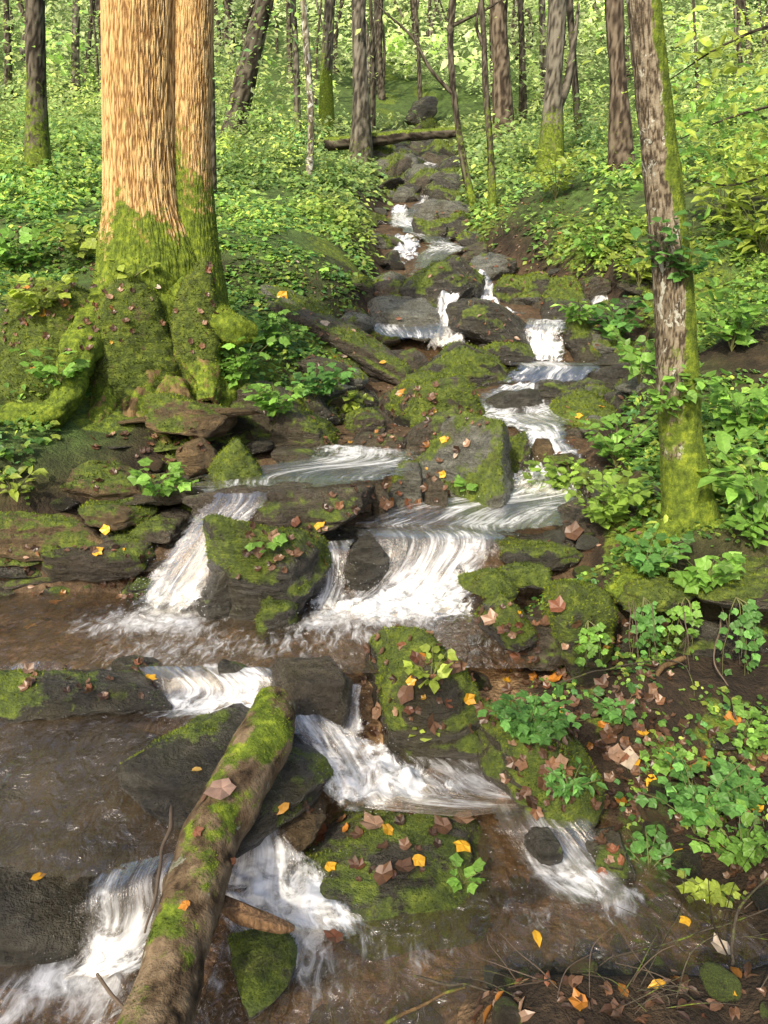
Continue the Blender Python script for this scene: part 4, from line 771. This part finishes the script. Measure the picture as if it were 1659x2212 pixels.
for u,v,hp,spx,ns,lpx,tp,colr,lab,lpn in PL:
    b=gp(u,v); k=dep(v,b[1])/F; plant('leafy_plant',b,hp*k,spx*k,ns,lpx*k,tp,colr[None],lab,'plant',None,lpn,rad=.0020*max(1,b[1]/4))
# overhanging branches at upper right
def bough(path,Y,nl,lsz,col,label,tpl=OV):
    P=[at(u,v,y) for (u,v),y in zip(path,Y)]; b=P[0]; t=thing('leafy_branch',b,label,'branch')
    bark_trunk('branch',P,np.linspace(.010,.003,len(P)),30,7,BARK_DARK,t,b,.03,2,lambda V,N,a:0*a)
    C=cr(P,60)[4:]; i=rng.integers(0,len(C),nl); pos=C[i]+rng.normal(0,1,(nl,3))*A3(.18,.14,.16)*(P[0][1]/4); leafobj('foliage',[leafset(tpl,pos,rdir(nl)+A3(0,0,-.5),rng.normal(0,.4,(nl,3))+A3(0,-.5,.8),lsz*rng.uniform(.6,1.2,nl),col*np.exp(rng.normal(0,.25,(nl,1))))],LEAF,t,b)
bough([(1760,40),(1650,60),(1540,110),(1450,170)],[4.,4.,4.1,4.3],150,.085,LIME*1.2,'leafy branch reaching in from the top right corner')
bough([(1780,200),(1660,230),(1560,260),(1470,300)],[4.4,4.4,4.5,4.6],160,.08,BRIGHT*1.3,'leafy branch below the top right one, right of leaning tree')
bough([(1780,330),(1680,370),(1580,400),(1500,390)],[4.6,4.6,4.8,5],160,.08,LIME*1.2,'lowest leafy branch at the right edge beside the leaning tree')
# ---------- ground cover stuff ----------
HAZE_TINT=A3(.72,.83,.42)  # depth haze, painted into the colour of far leaves
def clumps(n,y0,y1,pw,mask,hmax,R,per,ls,tpl,br,wts):
    Y=y0*np.power(y1/y0,rng.random(n)**pw); Xx=rng.uniform(-1,1,n)*(Y*.62+.7); _,sl,sr=hgt0(Xx,Y); e=sl+sr
    keep=mask(Xx,Y,e,sl,sr); Xx,Y=Xx[keep],Y[keep]; n=len(Xx); sc=np.clip(Y/9,.75,3)
    i=np.repeat(np.arange(n),per); m=len(i); r_=rng.random(m)**.6; a=rng.uniform(0,6.283,m); rr=r_*R*sc[i]
    px,py=Xx[i]+rr*np.cos(a),Y[i]+rr*np.sin(a); hh=hmax*sc*np.clip(.45+1.1*n2(Xx,Y,.7,3,11)+rng.normal(0,.2,n),.1,1.5)
    pz=hgt(px,py)+hh[i]*(1-.6*r_**2)*rng.uniform(.45,1,m)
    out=nrmz(np.stack([np.cos(a),np.sin(a),-.3+0*a],-1)+rng.normal(0,.35,(m,3))); nm=np.stack([np.cos(a)*.35,np.sin(a)*.35-.4,1+0*a],-1)+rng.normal(0,.3,(m,3))
    tint=(np.exp(.45*n2(Xx,Y,.6,2,21)+rng.normal(0,.2,n)))[i][:,None]; yl=sst(0,.5,n2(Xx,Y,.35,2,31))[i][:,None]
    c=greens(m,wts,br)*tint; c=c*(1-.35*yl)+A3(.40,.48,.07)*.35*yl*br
    f=np.clip((py-9)/32,0,.7)[:,None]; c=c*(1-f)+HAZE_TINT*.85*f  # herb colours fade to painted haze with distance
    return leafset(tpl,np.stack([px,py,pz],-1),out,nm,ls*np.clip(Y[i]/9,.72,3.2)*rng.uniform(.45,1.45,m),c)
mL=lambda x,y,e,sl,sr:((e>.16+.10*rng.random(len(x)))|(y>23))&(n2(x,y,1.1,3,7)>np.where(y>11,-.25,-.26))&((sr>0)|(y>4.7)|(x<-1.9))&~((x<-.75)&(y<6.0)&(rng.random(len(x))<.6))&~((x>0)&(y<3.1))
mR=lambda x,y,e,sl,sr:(sr>.12)&(n2(x,y,3.,3,41)>-.16)&(x>0)
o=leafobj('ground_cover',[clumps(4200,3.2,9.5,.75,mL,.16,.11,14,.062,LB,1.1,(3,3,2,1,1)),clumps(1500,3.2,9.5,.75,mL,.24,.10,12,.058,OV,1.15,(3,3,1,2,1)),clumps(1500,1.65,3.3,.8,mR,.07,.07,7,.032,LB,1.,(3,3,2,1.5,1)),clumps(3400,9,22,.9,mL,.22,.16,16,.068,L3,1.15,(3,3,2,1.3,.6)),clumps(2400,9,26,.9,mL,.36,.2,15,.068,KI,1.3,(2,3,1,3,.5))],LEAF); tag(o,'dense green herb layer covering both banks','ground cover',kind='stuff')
def bushes(n,y0,y1,per,ls,h0,h1,br,haze,gap=.9,fl=.4,low=.1):
    Y=y0*np.power(y1/y0,rng.random(n)); Xx=rng.uniform(-1,1,n)*(Y*.66+2); _,sl,sr=hgt0(Xx,Y); k=(sl+sr>gap+.02*Y)|(Y>30); Xx,Y=Xx[k],Y[k]; n=len(Y); H=rng.uniform(h0,h1,n)*np.exp(.4*n2(Xx,Y,.15,2,3)); R=H*rng.uniform(.35,.7,n)
    i=np.repeat(np.arange(n),per); m=len(i); D=rdir(m)*(rng.random((m,1))**fl); ly=np.round(D[:,2]*2.5)/2.5
    z0=hgt(Xx,Y); P=np.stack([Xx[i]+D[:,0]*R[i],Y[i]+D[:,1]*R[i],z0[i]+H[i]*(.45+low+.45*(ly*.75+D[:,2]*.25))],-1); P+=rng.normal(0,.05,(m,3))
    bc=np.array(GR)[rng.choice(5,n,p=[.22,.28,.08,.34,.08])]*np.exp(rng.normal(0,.4,(n,1))); c=bc[i]*br*np.exp(rng.normal(0,.25,(m,1)))
    f=np.clip((Y[i]-9)/26,0,.92)[:,None]*haze; c=c*(1-f)+HAZE_TINT*f*np.exp(rng.normal(0,.35,(n,1)))[i]
    sz=(ls*np.exp(rng.normal(0,.25,n)))[i]
    return leafset(KI,P,rdir(m)+A3(0,0,-.2),rng.normal(0,.4,(m,3))+A3(0,-.35,.9),sz*np.clip(Y[i]/18,.8,2.6)*rng.uniform(.5,1.4,m),c)
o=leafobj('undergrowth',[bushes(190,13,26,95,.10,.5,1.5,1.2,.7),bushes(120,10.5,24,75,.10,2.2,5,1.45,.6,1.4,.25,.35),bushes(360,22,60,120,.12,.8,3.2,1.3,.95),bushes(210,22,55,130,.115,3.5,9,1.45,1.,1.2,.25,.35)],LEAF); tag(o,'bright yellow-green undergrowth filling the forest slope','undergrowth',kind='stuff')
o=leafobj('distant_foliage',[bushes(340,45,100,125,.16,3,10,1.35,1.)],LEAF); tag(o,'pale sunlit haze-tinted foliage of the distant forest','foliage',kind='stuff')
# unseen leaf clouds added behind the viewer to dapple the foreground with shade
cs=[cloud((random.uniform(-8.5,.5),random.uniform(-6.5,-4),random.uniform(3.3,6.0)),(1.5,1.2,.9),115,.22,1,clumps=14) for _ in range(13)]
o=leafobj('shade_canopy',cs,LEAF); tag(o,'unseen leafy canopy added behind the viewer to shade the foreground','foliage',kind='stuff')
# ---------- sticks ----------
def stick(pts,wd,label,mat=TWIG,sub=(),grp=None):
    P=[np.asarray(p) for p in pts]; b=P[0]; 
    C,R,D,arc,th,Fa=tube(P,np.linspace(wd,wd*.5,len(P)),40,8); wob=np.stack([vn(np.stack([arc*14,0*arc+i,0*arc+P[0][0]*50],-1)) for i in range(3)],-1)*min(.012,wd*2.2); V=C[:,None]+wob[:,None,:]+D*(R[:,None]*(1+.25*fbm(np.stack([arc*30,0*arc,0*arc],-1),2)[:,None]))[...,None]
    o=mk('stick',V,Fa,mat,loc=b,att={'h':np.full(V.shape[0]*V.shape[1],.4),'moss':np.full(V.shape[0]*V.shape[1],.35)}); tag(o,label,'stick',grp)
    for s in sub:
        C,R,D,arc,th,Fa=tube([np.asarray(p) for p in s],np.linspace(wd*.5,wd*.2,len(s)),24,6); mk('twig',(C[:,None]+D*R[:,None,None]),Fa,mat,o,loc=b)
    return o
stick([at(372,1742,1.80),at(352,1860,1.62),at(318,2020,1.45)],.006,'thin brown stick leaning against the left side of the log')
stick([at(210,2105,1.5),at(245,2150,1.44),at(285,2195,1.38)],.005,'short dark twig poking up at the bottom left of the log')
stick([at(1090,2108,1.48),at(1230,2140,1.43),at(1400,2165,1.40),at(1660,2215,1.35)],.0032,'long thin twig lying across the bottom right corner',sub=[[at(1230,2140,1.43),at(1290,2090,1.48),at(1330,2060,1.5)]])
stick([at(800,2240,1.32),at(860,2190,1.37),at(960,2150,1.41),at(1010,2140,1.43)],.005,'pale mossy branch at the bottom centre edge',BARK_ROOT)
stick([at(1300,2075,1.55),at(1430,2040,1.58),at(1560,2000,1.62),at(1680,1960,1.66)],.003,'grey twig along the waterline at lower right',BARK_DARK,sub=[[at(1430,2040,1.58),at(1470,1960,1.63),at(1480,1880,1.7)],[at(1560,2000,1.62),at(1590,1900,1.67),at(1640,1820,1.72)]])
stick([at(1520,2200,1.36),at(1580,2080,1.48),at(1600,1960,1.58),at(1670,1880,1.63)],.005,'dark dead branch rising at the lower right edge',BARK_DARK,sub=[[at(1580,2080,1.48),at(1540,1990,1.53),at(1530,1900,1.58)]])
stick([at(900,2120,1.48),at(1010,2130,1.46),at(1120,2180,1.41)],.004,'dark wet stick lying in the leaf debris at bottom centre',BARK_DARK)
stick([at(1200,1480,2.5),at(1330,1440,2.55),at(1480,1440,2.6),at(1500,1600,2.4)],.003,'hanging bare root under the right bank',BARK_DARK)
stick([at(1560,1330,2.75),at(1540,1420,2.65),at(1580,1500,2.55),at(1600,1600,2.45)],.004,'curly bare root dangling at the right edge of the hollow')
stick([at(1480,1420,2.65),at(1430,1440,2.62),at(1405,1500,2.56),at(1420,1560,2.5)],.012,'thick mossy root stub hanging in the right bank hollow',BARK_ROOT)
stick([at(1360,960,4.2),at(1450,890,4.2),at(1530,930,4.2)],.003,'thin arching twig in front of the leaning tree')
for i in range(14):
    u=random.uniform(1340,1650); Y=random.uniform(2.72,2.85); p=at(u,1300,Y); q=p+A3(random.uniform(-.06,.06),-.05,-random.uniform(.15,.32)); stick([p,(p+q)/2+A3(random.uniform(-.04,.04),-.02,0),q],.0022,'thin bare rootlet hanging in the shaded right bank hollow',grp='rootlets under the right bank')
for i in range(34):
    u=random.uniform(1050,1650); v=random.uniform(1930 if u>1400 else 2090,2205); h=hit(u,v); p=(h[0] if h else atz(u,v,.04))+A3(0,0,.01); a=random.uniform(-1.2,1.2); l=random.uniform(.08,.26); q=p+A3(l*math.cos(a)*random.choice([-1,1]),l*math.sin(a)*.6,random.uniform(.0,.16)); m_=(p+q)/2+A3(random.uniform(-.03,.03),0,random.uniform(0,.03))
    stick([p,m_,q],random.uniform(.0011,.0022),'fine dry twig in the tangle at the lower right bank',random.choice([TWIG,BARK_DARK]),grp='dry twigs at the lower right')
# broken wood
wp=[at(470,1945,1.66),at(530,1975,1.62),at(600,2000,1.6),at(635,2005,1.61)]
C,R,D,arc,th,Fa=tube(wp,[.020,.026,.017,.006],60,24); P=C[:,None]+D*(R[:,None]*(1+.8*fbm(np.stack([np.cos(th)[None,:]*2.5+0*arc[:,None],np.sin(th)[None,:]*2.5+0*arc[:,None],arc[:,None]*5+0*th[None]],-1),3)))[...,None]
o=mk('broken_wood',P,Fa,WOOD,loc=wp[0]); tag(o,'splintered orange-brown piece of wood wedged beside the log','wood')
# ---------- light, world, camera ----------
sd=Vector((.36,.76,-.62)); L=bpy.data.lights.new('sun','SUN'); L.energy=5; L.angle=r(.8); L.color=(1,.90,.72); lo=bpy.data.objects.new('sun',L); COL.objects.link(lo); lo.rotation_euler=sd.to_track_quat('-Z','Y').to_euler()
w=bpy.data.worlds.new('World'); scene.world=w; w.use_nodes=True; nt=w.node_tree; bg=nt.nodes['Background']; sk=nt.nodes.new('ShaderNodeTexSky'); sk.sky_type='NISHITA'; sk.sun_disc=False; sk.sun_elevation=math.asin(.62/sd.length); sk.sun_rotation=math.atan2(-.36,-.76)%(2*math.pi); sk.dust_density=4.0; sk.air_density=.8; sk.ozone_density=.4
nt.links.new(sk.outputs[0],bg.inputs[0]); bg.inputs[1].default_value=.27
cd=bpy.data.cameras.new('camera'); co=bpy.data.objects.new('camera',cd); COL.objects.link(co); co.location=(0,0,ZC); co.rotation_euler=(math.pi/2-PT,0,0); cd.sensor_width=36; cd.lens=36*F/2212; cd.clip_end=400; cd.clip_start=.05; scene.camera=co
scene.view_settings.view_transform='Standard'; scene.view_settings.look='None'; scene.view_settings.exposure=0
